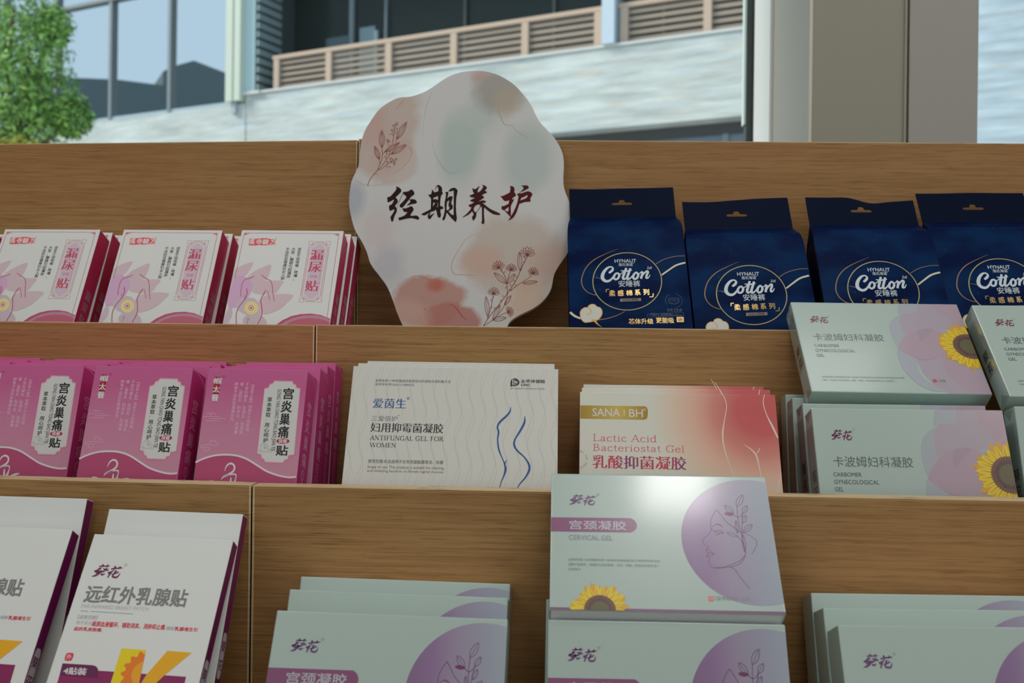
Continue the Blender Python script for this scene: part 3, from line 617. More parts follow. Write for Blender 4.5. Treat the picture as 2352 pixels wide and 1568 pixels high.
# ---- cream to coral cartons with a gold tag
def coral_carton():
    w, h, t = DIM['s']; S = Sheet(POSE['s1'], 1290, 840, 4.438); rc = rect('s'); out = {}
    c = S((2025, 470)); cream = ink(178,178,168,.78)
    fr = gradient('cream_to_coral_print', ((0, ink(164,68,70)), (.22, ink(164,74,74)), (.42, ink(172,108,98)), (.62, ink(182,146,128)), (.82, ink(180,164,146)), (1, cream)), center=c, radius=.096)
    out['carton'] = carton_mesh('carton', w, h, t, fr, ik('side_crimson', 158, 42, 72), WHITEC)
    tg = Print(S, rc); gf = gradient('gold_tag_print', ((0, ink(136,108,30)), (.55, ink(164,146,66)), (.8, ink(150,126,44)), (1, ink(132,104,26))), axis=0, lo=-w/2, hi=S((878,470))[0])
    tg.poly([(150,402),(840,411),(862,417),(875,436),(879,465),(876,515),(866,540),(845,549),(150,537)], gf, 0); tg.rect = None
    tg.text('SANA', (315,432), (595,517), PALE, 1, bold=.008).stroke([(637,450),(638,508)], PALE, 1, w=9, smooth=0).text('BH', (688,441), (828,523), PALE, 1, bold=.008).text('®', (833,434), (860,460), PALE, 1)
    out['gold_tag'] = tg.mesh('gold_tag')
    tt = Print(S); CR = gradient('wine_to_violet_print', ((0, ink(150,36,66)), (.2, ink(168,40,60)), (.4, ink(104,46,92)), (.58, ink(160,42,66)), (.75, ink(166,46,60)), (1, ink(100,44,98))), axis=0, lo=S((318,980))[0], hi=S((1268,980))[0])
    tt.serif('Lactic Acid', (313,694), (976,779), ROSE, 1, T=.085, t=.045).serif('Bacteriostat Gel', (313,795), (1258,884), ROSE, 1, T=.085, t=.045).text('乳酸抑菌凝胶', (318,908), (1268,1062), CR, 1, song=.032)
    for i, ch in enumerate('SANA YAO YE'):
        a = R(-62 + 12.5*i); tt.text(ch, (150 + 108*math.cos(a) - 8, 955 - 92*math.sin(a) - 9), (150 + 108*math.cos(a) + 8, 955 - 92*math.sin(a) + 9), GREY, 1) if ch != ' ' else None
    out['title_lettering'] = tt.mesh('title_lettering')
    bd = Print(S, None); CRM = ik('cream_line_ink', 186, 172, 158)
    for st in ([(1592,212,4),(1640,290,7),(1672,360,8),(1680,430,8),(1660,550,9),(1642,680,15),(1650,800,13),(1690,950,9),(1755,1112,6),(1800,1220,5)], [(2068,292,7),(2055,380,9),(2090,500,9),(2150,620,20),(2203,735,14)], [(1855,800,3),(1930,850,11),(1980,905,18),(2003,980,14),(2030,1112,8),(2050,1230,6)], [(2026,830,3),(2010,858,8),(1995,890,10)], [(2238,1090,5),(2212,1220,8),(2192,1330,9)]): bd.stroke(st, CRM, 1)
    out['body_line_drawing'] = bd.mesh('body_line_drawing'); return out

# ---- pale sunflower cartons with pink petals (middle shelf, right)
def petal_carton():
    w, h, t = DIM['c']; S = Sheet(POSE['ct'], 1780, 680, 4.112); rc = rect('c'); out = {}
    out['carton'] = carton_mesh('carton', w, h, t, MINT, bev=.0011)
    pt = Print(S, rc); A, B, C, D = pk('tint_lilac', 156, 161, 170), pk('tint_mauve', 162, 150, 163), pk('tint_pink', 165, 143, 157), pk('tint_rose', 158, 137, 151)
    pt.poly([(1340,20),(1720,40),(2090,960),(1690,960),(1620,905),(1500,835),(1395,725),(1340,600)], B, 0)
    pt.poly([(1080,290),(1100,230),(1180,180),(1350,155),(1490,160),(1640,210),(1700,300),(1560,420),(1340,500),(1190,500),(1110,400)], A, 1, smooth=4)
    pt.poly([(1160,170),(1340,155),(1340,70),(1160,70)], A, 1); pt.poly([(1180,180),(1350,155),(1490,160),(1640,210),(1700,300),(1500,320),(1350,322),(1230,370)], B, 2, smooth=3)
    pt.poly([(1165,480),(1240,370),(1350,320),(1480,310),(1600,350),(1660,450),(1570,560),(1420,605),(1300,570),(1200,520)], C, 3, smooth=4)
    pt.poly([(1165,495),(1280,560),(1340,602),(1355,700),(1440,800),(1600,900),(1420,870),(1250,740),(1170,600)], A, 2, smooth=4)
    pt.poly([(1490,60),(1720,60),(1800,330),(1700,300),(1640,210),(1540,170)], C, 3); pt.poly([(1560,560),(1700,470),(2050,930),(1880,940),(1640,760)], C, 1)
    pt.poly([(1350,322),(1500,312),(1430,380),(1380,430)], D, 4, smooth=3)
    out['petal_tints'] = pt.mesh('petal_tints')
    sf = Print(S); c = S((1846,478)); ro = abs(S((1521,430))[0] - c[0]); sunflower(sf, c, ro, ro*.47, rc, L=6, n=23); out['sunflower_picture'] = sf.mesh('sunflower_picture')
    br = Print(S); logo(br, (318,186), (515,255), WINE); out['brand_mark'] = br.mesh('brand_mark')
    tt = Print(S); tt.text('卡波姆妇科凝胶', (353,350), (1035,428), DGREEN, 2).text('CARBOMER', (368,452), (610,481), DGREEN, 2, bold=.006).text('GYNECOLOGICAL', (379,498), (762,531), DGREEN, 2, bold=.006).text('GEL', (390,545), (471,573), DGREEN, 2, bold=.006); out['title_lettering'] = tt.mesh('title_lettering')
    sp = Print(S); sp.text('[适用范围] 在阴道壁形成一层保护性凝胶膜,阻止病原微生物定植,适用于宫', (441,752), (1224,784), LG2, 2, res=1).text('颈炎、阴道炎引起的瘙痒、红肿、疼痛、阴部异味症状,减少白带增多。', (451,783), (1142,812), LG2, 2, res=1)
    out['small_print'] = sp.mesh('small_print'); st_ = Print(S); st_.poly([(1485,785),(1524,785),(1531,814),(1493,814)], pk('tag_red', 178, 74, 92), 5); st_.text('3支装', (1536,787), (1617,812), LG2, 5, res=2); out['pack_size_mark'] = st_.mesh('pack_size_mark')
    sd = Print(place=lambda a, z, L: (-w/2 - .00004*(L+2), t - a, z))
    for i, ch in enumerate('葵花'): sd.column(ch, (t*.5, h*(.56 - .12*i)), (t*.5, h*(.44 - .12*i)), BLACK, 1, raw=True, size=.0115, bold=.012)
    out['side_lettering'] = sd.mesh('side_lettering')
    fw = Print(place=lambda a, z, L: (-w/2 - .0004*(L+1), t - a, z))      # folded ends of the clear wrap
    fw.poly([(.0006, h-.0006), (t-.0006, h-.0006), (t*.5, h-.011)], FILM, 0, raw=True).poly([(.0006, .0006), (t-.0006, .0006), (t*.5, .011)], FILM, 0, raw=True).poly([(.0006, h*.30), (t-.0006, h*.30), (t-.0006, h*.88), (.0006, h*.88)], FILM, 1, raw=True)
    out['film_wrap_fold'] = fw.mesh('film_wrap_fold'); return out

# ---- pale cartons with a purple disc and a face in one line (lower shelf)
def face_carton():
    w, h, t = DIM['v']; S = Sheet(POSE['vt'], 1230, 1070, 3.149); rc = rect('v'); out = {}
    out['carton'] = carton_mesh('carton', w, h, t, MINT, MINT, mat('silver_white_card', ink(186,196,194,.84), rough=.25, spec=.5), bev=.0011)
    a, b, c = (Vector((*S(q), 0)) for q in ((1054,500), (1480,101), (1640,1012)))
    d = 2*(a.x*(b.y-c.y) + b.x*(c.y-a.y) + c.x*(a.y-b.y)); la, lb, lc = (q.x*q.x + q.y*q.y for q in (a, b, c))
    cc = ((la*(b.y-c.y) + lb*(c.y-a.y) + lc*(a.y-b.y))/d, (la*(c.x-b.x) + lb*(a.x-c.x) + lc*(b.x-a.x))/d); rr = math.dist(cc, a[:2])
    dm = gradient('violet_to_grey_print', ((0, ink(122,92,130,.62)), (.25, ink(130,102,142,.62)), (.48, ink(142,128,152,.62)), (.7, ink(142,140,160,.62)), (1, ink(146,156,168,.62))), axis=0, lo=cc[0]-rr, hi=w/2, rough=.3, spec=.75, coat=.5)
    ds = Print(rect=rc); ds.circle(cc, rr, dm, 0, n=120, raw=True); out['purple_disc'] = ds.mesh('purple_disc')
    Z = Sheet(POSE['vt'], 1580, 1110, 6.27); fl = Print(Z)
    for q, ww in (([(410,380),(355,465),(326,560),(336,650),(328,695),(270,760),(217,815),(212,855),(250,895),(296,912),(286,932),(262,950),(270,985),(305,1003),(275,1025),(277,1052),(310,1075),(304,1130),(320,1180),(365,1213),(440,1222),(540,1210),(640,1195),(735,1165),(800,1095),(828,1020),(825,960),(802,870),(785,840),(722,770)], 8), ([(390,1208),(500,1205),(620,1170),(740,1120),(822,1035)], 8), ([(410,380),(470,450),(560,560),(670,640),(755,700),(788,735)], 8),
        ([(345,628),(400,592),(455,600),(505,632)], 7), ([(400,583),(450,590),(490,614)], 7), ([(338,650),(400,708),(455,716),(515,718)], 8), ([(390,695),(440,680),(480,690),(515,716)], 10), ([(395,756),(430,738),(470,724)], 7), ([(560,708),(640,716),(722,766)], 7), ([(722,766),(650,762),(600,742),(560,708)], 7),
        ([(265,950),(318,962),(340,990),(382,1020)], 8), ([(300,1000),(340,1008),(382,1020)], 7), ([(277,1050),(330,1046),(378,1024)], 7), ([(595,1198),(670,1235),(760,1360),(892,1522)], 8), ([(795,708),(900,758),(975,815),(992,875),(962,950),(918,1018)], 7), ([(788,850),(770,720),(740,600),(716,480),(706,340)], 8), ([(785,745),(778,600),(786,430)], 8), ([(655,448),(718,488),(762,468),(788,430)], 8), ([(832,1008),(812,930),(790,840)], 8)): fl.stroke(q, PLUM, 3, w=ww)
    for bs, tp, ww, fi in (((706,336),(786,164),90,None), ((658,444),(526,314),72,None), ((660,448),(526,432),44,WINE), ((790,430),(850,322),72,None), ((790,572),(834,460),66,None), ((800,704),(926,590),76,None), ((716,722),(690,534),44,None), ((822,990),(792,740),52,None)): fl.leaf(bs, tp, ww, PLUM, 3, lw=7, fill=fi)
    out['face_line_drawing'] = fl.mesh('face_line_drawing')
    bd = Print(S, rc); bd.poly([(80,370),(690,377),(715,392),(731,415),(735,432),(729,452),(712,470),(690,480),(80,472)], BAND, 1).poly([(70,1019),(1830,1054),(1830,1085),(70,1046)], pk('strip_plum', 122, 76, 118), 1); bd.rect = None
    bd.text('宫颈凝胶', (246,392), (656,464), pk('band_white', 170, 172, 180), 2, bold=.012); out['title_band'] = bd.mesh('title_band')
    br = Print(S); logo(br, (245,205), (440,284), pk('plum_brand_ink', 96, 50, 104)); out['brand_mark'] = br.mesh('brand_mark')
    sp = Print(S); sp.text('CERVICAL GEL', (241,498), (558,538), pk('greyed_violet_ink', 128, 118, 138), 2, bold=.004)
    sp.text('[适用范围] 在阴道壁形成一层保护性凝胶膜,阻止病原微生物定植,', (238,666), (906,700), LG2, 2, res=1).text('适用于宫颈炎、阴道炎引起的瘙痒、红肿、疼痛、阴部异味症状,减少', (238,700), (896,734), LG2, 2, res=1).text('白带增多。', (239,735), (336,756), LG2, 2, res=1)
    out['small_print'] = sp.mesh('small_print'); sp = Print(S)
    sp.poly([(1249,941),(1287,942),(1290,978),(1252,977)], pk('tag_coral', 206, 96, 92), 3).text('械', (1256,946), (1284,973), pk('band_white', 170, 172, 180), 4, res=1).text('【型号规格】3g/支', (1298,942), (1556,981), LG2, 3, res=2); out['pack_size_mark'] = sp.mesh('pack_size_mark')
    sf = Print(S); c0 = S((466,1040)); ro = abs(S((243,1040))[0] - c0[0])*.99; sunflower(sf, c0, ro, ro*.47, rc, L=3, n=22, seed=5); out['sunflower_picture'] = sf.mesh('sunflower_picture')
    return out

# ---- white and purple patch cartons with a yellow letter (lower shelf, left)
def purple_carton():
    w, h, t = DIM['f']; S = Sheet(POSE['f2'], 0, 1120, 3.5); rc = rect('f'); out = {}
    out['carton'] = carton_mesh('carton', w, h, t, WHITEC, PURPLE, WHITEC)
    br = Print(S)
    a, b = S((770,612)), S((965,728)); logo(br, a, b, ik('dark_wine_ink', 88, 20, 66), raw=True); out['brand_mark'] = br.mesh('brand_mark')
    tt = Print(S); tt.text('远红外乳腺贴', (712,782), (1487,958), ik('mid_grey_ink', 106, 107, 107), 2, bold=.026); out['title_lettering'] = tt.mesh('title_lettering')
    sp = Print(S); FG = ik('faint_grey_ink', 152, 156, 154)
    sp.text('FAR-INFRARED BREAST PATCH', (662,934), (1190,990), FG, 2).stroke([(648,988),(710,992)], LGREY, 2, w=5, smooth=0).stroke([(731,992),(1068,1013)], LGREY, 2, w=5, smooth=0)
    sp.text('【适用范围】', (632,1020), (778,1060), LGREY, 2, res=2).text('用于促进', (617,1066), (737,1102), FG, 2, res=2).text('局部血液循环、辅助消炎、消肿和止痛', (748,1070), (1320,1142), RED, 2, bold=.022, res=2).text(',缓解', (1335,1112), (1398,1146), LGREY, 2, res=2).text('乳腺增生引', (1410,1116), (1584,1157), RED, 2, bold=.022, res=2).text('起的乳房胀痛.', (602,1116), (818,1158), RED, 2, bold=.022, res=2)
    out['small_print'] = sp.mesh('small_print'); sp = Print(S); q = S((556,1358)); e = .0028; sp.poly(catmull([(q[0]-e, q[1]-e*.6), (q[0]-e*.6, q[1]-e), (q[0]+e*.6, q[1]-e), (q[0]+e, q[1]-e*.6), (q[0]+e, q[1]+e*.6), (q[0]+e*.6, q[1]+e), (q[0]-e*.6, q[1]+e), (q[0]-e, q[1]+e*.6)], True, 3), RED, 1, raw=True)
    sp.text('外', (q[0]-e*.7, q[1]+e*.7), (q[0]+e*.7, q[1]-e*.7), WHITEC, 2, raw=True); out['red_stamp'] = sp.mesh('red_stamp')
    bd = Print(S, rc); bd.poly([(496,1448),(1496,1518),(1330,2300),(240,2300)], ik('magenta_field', 112, 22, 72), 0).poly([(503,1410),(745,1425),(775,1436),(789,1458),(790,1520),(788,1530),(478,1508)], ik('tag_purple', 82, 16, 62), 1); bd.rect = None
    bd.text('4贴装', (524,1440), (686,1506), PALE, 2, bold=.03); out['purple_field'] = bd.mesh('purple_field')
    kk = Print(S, rc); bar = [(978,1290),(1174,1303),(1118,1580),(1000,2100),(770,2100),(880,1600)]
    kk.poly(bar, ik('letter_yellow', 206, 172, 8), 3); c0 = S((1160,1494)); orr = ik('letter_orange', 200, 100, 24); pts = []
    bx = [S(p) for p in bar]
    for i in range(64):
        an = 2*math.pi*i/64; r = .0150*(1 + (.12 if i % 4 < 2 else -.04)); pts.append((c0[0] + r*math.cos(an), c0[1] + r*math.sin(an)))
    def cut(poly):                                    # keep what lies inside the bar
        for i in range(len(bx)):
            p0, p1 = bx[i], bx[(i+1) % len(bx)]; o = []
            f = lambda p: -((p1[0]-p0[0])*(p[1]-p0[1]) - (p1[1]-p0[1])*(p[0]-p0[0]))
            for j in range(len(poly)):
                A_, B_ = poly[j-1], poly[j]; fa, fb = f(A_), f(B_)
                if (fa >= 0) != (fb >= 0): tt_ = fa/(fa - fb); o.append((A_[0] + (B_[0]-A_[0])*tt_, A_[1] + (B_[1]-A_[1])*tt_))
                if fb >= 0: o.append(B_)
            poly = o
            if len(poly) < 3: return []
        return poly
    kk.poly(cut(pts), orr, 4, raw=True); kk.poly(cut([(c0[0] + .0090*math.cos(2*math.pi*i/40), c0[1] + .0090*math.sin(2*math.pi*i/40)) for i in range(40)]), ik('letter_amber', 196, 136, 20), 5, raw=True)
    kk.poly([(1346,1310),(1541,1325),(1330,1500),(1180,1640),(1090,1640),(1180,1500)], ik('letter_gold', 196, 142, 10), 4).poly([(1180,1640),(1090,1640),(1130,1900),(1300,1900)], ik('letter_gold', 196, 142, 10), 4); out['yellow_letter'] = kk.mesh('yellow_letter')
    sd = Print(place=side_place(w/2, 1)); z1, z0 = h*.50, h*.315; x0, x1 = t*.18, t*.82
    pill = [(x0, z0+.004), ((x0+x1)/2, z0), (x1, z0+.004), (x1, z1-.004), ((x0+x1)/2, z1), (x0, z1-.004)]
    sd.poly(catmull(pill, True, 4), ik('pill_grey', 158, 150, 156), 0, raw=True)
    for i, ch in enumerate('葵花'): sd.column(ch, ((x0+x1)/2, lerp(z1, z0, .1 + .4*i)), ((x0+x1)/2, lerp(z1, z0, .5 + .4*i)), ik('dark_wine_ink', 88, 20, 66), 1, raw=True, size=.0085, bold=.015)
    out['side_lettering'] = sd.mesh('side_lettering'); return out

FILM = bpy.data.materials.new('clear_film'); FILM.use_nodes = True; _k = N(FILM)
_g = _k.n('ShaderNodeBsdfGlossy'); _g.inputs['Roughness'].default_value = .12; _g.inputs['Color'].default_value = (.9, .93, .95, 1)
_t = _k.n('ShaderNodeBsdfTransparent'); _m = _k.n('ShaderNodeMixShader'); _m.inputs[0].default_value = .28
_k.l(_t.outputs[0], _m.inputs[1]); _k.l(_g.outputs[0], _m.inputs[2]); _k.l(_m.outputs[0], FILM.node_tree.nodes['Material Output'].inputs[0])

PC = patch_carton(); NAME = 'patch_carton'
stacks = {'p0': 'in the white stack cut off by the left edge', 'p1': 'in the leftmost whole white torso stack, upper shelf', 'p2': 'in the middle white torso stack, upper shelf', 'p3': 'in the white torso stack beside the blob sign'}
for s_, txt in stacks.items():
    for sfx, ps in (('', 'front'), ('b', 'second'), ('c', 'rearmost')):
        if s_ + sfx not in POSE: continue
        make_box(NAME, PC, s_ + sfx, f'white carton with crimson side, {ps} {txt}', 'box', 'white torso patch cartons on the upper shelf', None if not sfx else ('carton', 'border_lines', 'side_lettering'))
GC = magenta_carton()
stacks = {'g0': 'in the stack cut off by the left edge, middle shelf', 'g1': 'in the first stack from the left edge, middle shelf', 'g2': 'in the middle pink stack, middle shelf', 'g3': 'in the pink stack beside the ivory wave-lined cartons'}
for s_, txt in stacks.items():
    for sfx, ps in (('', 'front'), ('b', 'second'), ('c', 'third'), ('d', 'rearmost')):
        if s_ + sfx not in POSE: continue
        make_box('patch_carton', GC, s_ + sfx, f'pink magenta carton, {ps} {txt}', 'box', 'pink patch cartons on the middle shelf', None if not sfx else ('carton', 'side_lettering') if s_ == 'g3' else ('carton',))
WC = wave_carton()
for k_, ps in (('w1', 'front ivory gel carton with blue body line drawing'), ('w2', 'second ivory gel carton, just behind the one with blue body lines'), ('w3', 'rearmost ivory gel carton in the stack with blue body lines')):
    make_box('gel_carton', WC, k_, ps, 'box', 'ivory wave-lined cartons on the middle shelf', None if k_ == 'w1' else ('carton', 'wavy_line_pattern'))
CC = coral_carton()
for k_, ps in (('s1', 'front cream and coral gel carton with gold tag'), ('s2', 'second cream and coral gel carton, behind the gold-tagged one'), ('s3', 'rearmost cream and coral gel carton behind the gold-tagged one')):
    make_box('gel_carton', CC, k_, ps, 'box', 'cream and coral cartons on the middle shelf', None if k_ == 's1' else ('carton', 'body_line_drawing'))
FC = petal_carton()
for k_, ps, on in (('c1', 'pale sunflower carton standing in front of the slot under the lying one', None), ('c2', 'pale sunflower carton second in the standing row under the lying one', ('carton', 'petal_tints', 'side_lettering', 'film_wrap_fold')), ('c3', 'pale sunflower carton third in the standing row, mostly its left side showing', ('carton', 'film_wrap_fold')), ('c4', 'pale sunflower carton rearmost in the standing row, beside coral cartons', ('carton',)),
        ('cr1', 'pale carton standing at the right picture edge under a lying one', None), ('ct', 'pale sunflower carton lying tilted on top of the standing ones', None), ('ct2', 'pale carton lying tilted on top, cut by the right picture edge', None)):
    make_box('gel_carton', FC, k_, ps, 'box', 'pale sunflower and petal cartons', on)
VC = face_carton()
for k_, ps, on in (('vt', 'pale carton with purple face disc lying tilted on top of the centre stack', None), ('v2', 'pale face disc carton standing in front, under the tilted one', None), ('v2b', 'pale carton behind the standing one under the tilted face disc carton', ('carton', 'purple_disc')),
        ('v1', 'front pale face disc carton in the stack beside the purple-sided cartons', None), ('v1b', 'second pale face disc carton in the left-hand stack of three', ('carton', 'purple_disc')), ('v1c', 'rearmost pale face disc carton in the left-hand stack of three', ('carton', 'purple_disc')),
        ('v3', 'front pale face disc carton in the bottom right corner stack', None), ('v3b', 'second pale face disc carton in the bottom right corner stack', ('carton', 'purple_disc')), ('v3c', 'rearmost pale face disc carton in the bottom right corner stack', ('carton', 'purple_disc'))):
    make_box('gel_carton', VC, k_, ps, 'box', 'pale face disc cartons on the lower shelf', on)
XC = purple_carton()
for k_, ps, on in (('f2', 'white carton with yellow letter and purple side, front of the whole stack', None), ('f2b', 'blank-topped white purple-sided carton behind the yellow letter one', ('carton', 'side_lettering')), ('f1', 'white purple-sided carton with yellow letter, cut by the left edge', None), ('f1b', 'blank-topped white purple-sided carton behind, cut by the left edge', ('carton', 'side_lettering'))):
    make_box('patch_carton', XC, k_, ps, 'box', 'white purple-sided patch cartons on the lower shelf', on)

# ================================================================== navy hanging bags
BW, BT, BH = .128, .036, .157
def bag(key, label, rise, fin, full, side):
    """pillow bag: front face to BH+rise, slope up to the flat hang strip; fin = outline heights along the strip's top edge"""
    H = BH + rise; root = empty('hanging_bag', pose(POSE[key])); tag(root, label, 'bag', 'navy hanging bags on the upper shelf')
    lean = math.tan(R(POSE[key][3])); FB = .0205
    def front(x, z):
        u = 1 - (2*x/BW)**2; q = max(0, min(1, z/H)); b = -.0035*u*math.sin(math.pi*q)**.7 if q < 1 else 0
        if z > H: k = (z - H)/FB; b = .017*k*(1.25 - .25*k)
        elif z > H - .012: b += .002*((z - H + .012)/.012)**2*(2*abs(x)/BW)**4
        return b
    nx, nz = 20, 30; mb = MB(); vs = []; zs = [H*i/(nz-5) for i in range(nz-4)] + [H + FB*i/4 for i in range(1, 5)]
    def half(z): k = max(0, (z - H)/FB); e = max(0, (z - H + .018)/.018) if z < H else 1; return BW/2 - .0012*e*e - .0025*k
    for z in zs: vs += [(lerp(-half(z), half(z), i/nx), front(lerp(-BW/2, BW/2, i/nx), z), z) for i in range(nx+1)]
    n1 = len(vs); r = nx + 1; fs = [(j*r+i, j*r+i+1, (j+1)*r+i+1, (j+1)*r+i) for j in range(len(zs)-1) for i in range(nx)]
    for z in zs:
        k = max(0, (z - H)/FB); yb = lerp(BT, .0178, k) + .002*(1-k)*math.sin(math.pi*min(1, z/H)); zz = max(z, BT*lean) if z < BT*lean else z
        vs += [(lerp(-half(z), half(z), i/nx), yb, zz) for i in range(nx+1)]
    fs += [(n1+j*r+i+1, n1+j*r+i, n1+(j+1)*r+i, n1+(j+1)*r+i+1) for j in range(len(zs)-1) for i in range(nx)]
    fs += [(i+1, i, n1+i, n1+i+1) for i in range(nx)] + [((len(zs)-1)*r+i, (len(zs)-1)*r+i+1, n1+(len(zs)-1)*r+i+1, n1+(len(zs)-1)*r+i) for i in range(nx)]
    mb.add(vs, fs, NAVYS); o = mb.build('pouch', root, smooth=True)
    gs = None                                                     # gusseted sides with an inward crease
    for sg in (-1, 1):
        a = []
        for j, z in enumerate(zs):
            f_, b_ = vs[j*r + (0 if sg < 0 else nx)], vs[n1 + j*r + (0 if sg < 0 else nx)]; k = max(0, 1 - max(0, (z - H)/FB))
            a += [f_, ((f_[0]+b_[0])/2 - sg*.004*k, (f_[1]+b_[1])/2, (f_[2]+b_[2])/2), b_]
        gs = MB(); gs.add(a, [(3*j+i, 3*j+i+1, 3*j+i+4, 3*j+i+3) if sg > 0 else (3*j+i+1, 3*j+i, 3*j+i+3, 3*j+i+4) for j in range(len(zs)-1) for i in (0, 1)], NAVY); gs.build('side_gusset', root)
    hw = BW/2 - .0037; z0 = H + FB - .001; n = len(fin) - 1; out = [(-hw, z0), (hw, z0)] + [(lerp(hw, -hw, i/n), H + FB + fin[n-i]) for i in range(n+1)]
    out = out[:2] + catmull(out[2:], n=6); hz = H + FB + .019
    hole = catmull([(-.011, hz), (-.0105, hz+.0035), (-.004, hz+.004), (-.0026, hz+.0075), (.0026, hz+.0075), (.004, hz+.004), (.0105, hz+.0035), (.011, hz), (0, hz-.0002)], True, 3)
    allp = out + hole; tri = tessellate_polygon([[Vector((*p, 0)) for p in out], [Vector((*p, 0)) for p in hole]]); sm = MB(); L0 = len(allp)
    wob = lambda p: .0172
    V = [(p[0], wob(p), p[1]) for p in allp] + [(p[0], wob(p) + .0009, p[1]) for p in allp]; Fc = []
    for t3 in tri:
        A_, B_, C_ = (allp[i] for i in t3); cr = (B_[0]-A_[0])*(C_[1]-A_[1]) - (B_[1]-A_[1])*(C_[0]-A_[0]); t3 = t3 if cr > 0 else (t3[0], t3[2], t3[1])
        Fc += [tuple(t3), tuple(L0 + i for i in reversed(t3))]
    lo = len(out)
    Fc += [((i+1) % lo, i, L0+i, L0+(i+1) % lo) for i in range(lo)] + [(lo+i, lo+(i+1) % len(hole), L0+lo+(i+1) % len(hole), L0+lo+i) for i in range(len(hole))]
    sm.add(V, Fc, mat('navy_strip_film', (.0028, .007, .026), rough=.45, spec=.04)); sm.build('hang_strip', root)
    # printing, drawn on the first bag and lifted or lowered with the pouch
    S = Sheet(POSE['b1'], 1360, 560, 7.842); pl = lambda x, z, L: (x, front(x, z + rise) - .00040 - .00005*L, z + rise)
    SIL = ik('bag_silver_ink', 168, 178, 184); GLD = mat('bag_gold_foil', (.50, .34, .13), rough=.28, metal=.6); OLV = ik('bag_ring_ink', 148, 136, 92); BRZ = ik('bag_bronze_ink', 118, 92, 66)
    g = Print(S, place=pl); g.ring((630,706), 618, 15, OLV, 1, n=72, ry=514)
    B2 = Sheet(POSE['b1'], 1270, 460, 4.276)
    g2 = Print(B2, place=pl)
    for q in ([(640,492,1),(520,540,5),(400,600,9),(320,680,9),(282,780,10),(290,850,9),(330,905,8),(390,937,7),(430,944,5)],): g2.stroke(q, BRZ, 1)
    g2.stroke([(1010,640,6),(1090,592,6),(1200,558,6),(1296,548,6)], BRZ, 1); g2.stroke([(1066,748,14),(1130,700,15),(1210,645,17),(1300,614,18)], ik('bag_cream_ink', 176, 170, 150), 1)
    g2.stroke([(395,770,2),(440,776,7),(500,800,5)], ik('bag_haze_ink', 70, 84, 92), 1)
    if full: g2.stroke([(705,1105,4),(640,1138,6),(540,1170,8),(440,1184,9)], BRZ, 1); g2.stroke([(168,1100,22),(215,1140,22),(275,1166,20)], ik('bag_cream_ink', 176, 170, 150), 1)
    me = MB(); me.v, me.f, me.m, me.mats = g.mb.v, g.mb.f, g.mb.m, g.mb.mats; off = len(me.v); me.v = me.v + g2.mb.v
    for f_, k_ in zip(g2.mb.f, g2.mb.m): me.f.append(tuple(i + off for i in f_)); me.m.append(me.mi(g2.mb.mats[k_]))
    me.build('ring_emblem', root)
    t_ = Print(S, place=pl)
    t_.text('HYNAUT', (402,314), (790,368), SIL, 2, bold=.01, shear=0).text('海氏海诺', (470,383), (728,438), SIL, 2, bold=.005).ring((738,380), 9, 4, SIL, 2, n=10)
    for q in ([(300,560,34),(352,520,44),(372,478,30),(335,448,28),(270,470,40),(205,545,52),(182,630,56),(215,688,54),(280,706,46),(345,670,34),(400,595,22),(420,560,16)], [(440,560,30),(400,600,36),(388,648,38),(420,676,36),(465,655,36),(485,600,36),(455,562,32),(430,575,20)], [(480,590,14),(520,575,16),(560,545,18)], [(612,470,34),(580,560,40),(552,640,40),(570,676,36),(610,650,22)], [(516,520,14),(600,528,30),(712,512,14)], [(688,478,34),(656,560,40),(628,640,40),(640,676,38),(690,650,24),(720,610,16)], [(790,548,30),(750,585,36),(734,640,38),(762,672,36),(805,650,36),(826,595,36),(795,550,30),(770,562,20)], [(820,580,12),(860,562,18),(900,530,26)], [(912,540,34),(890,610,38),(876,664,36)], [(886,640,14),(930,570,24),(985,524,34),(1000,550,36),(975,610,36),(975,652,34),(1010,640,20),(1040,592,10)]): t_.stroke(q, SIL, 2)
    t_.text('Soft', (986,438), (1076,488), SIL, 2, shear=.3)
    if full is not None: t_.text('安睡裤', (470,700), (862,808), SIL, 2, bold=.004)
    for ch, a_, b_ in (('柔', (303,874), (415,974)), ('感', (455,868), (566,972)), ('棉', (608,868), (722,966)), ('系', (764,856), (868,958)), ('列', (915,850), (1026,950))): t_.text(ch, a_, b_, GLD, 2, bold=.018)
    for q in ([(250,900),(252,852),(304,850)], [(1030,985),(1092,982),(1096,922)]): t_.stroke(q, GLD, 2, w=14, smooth=0)
    t_.poly([(502,1020),(878,1008),(878,1060),(502,1074)], ik('bag_tag_taupe', 112, 100, 92), 2).text('自由芯', (550,1028), (698,1062), NAVY, 3).text('VIVID', (704,1020), (828,1056), NAVY, 3, bold=.02, shear=.25)
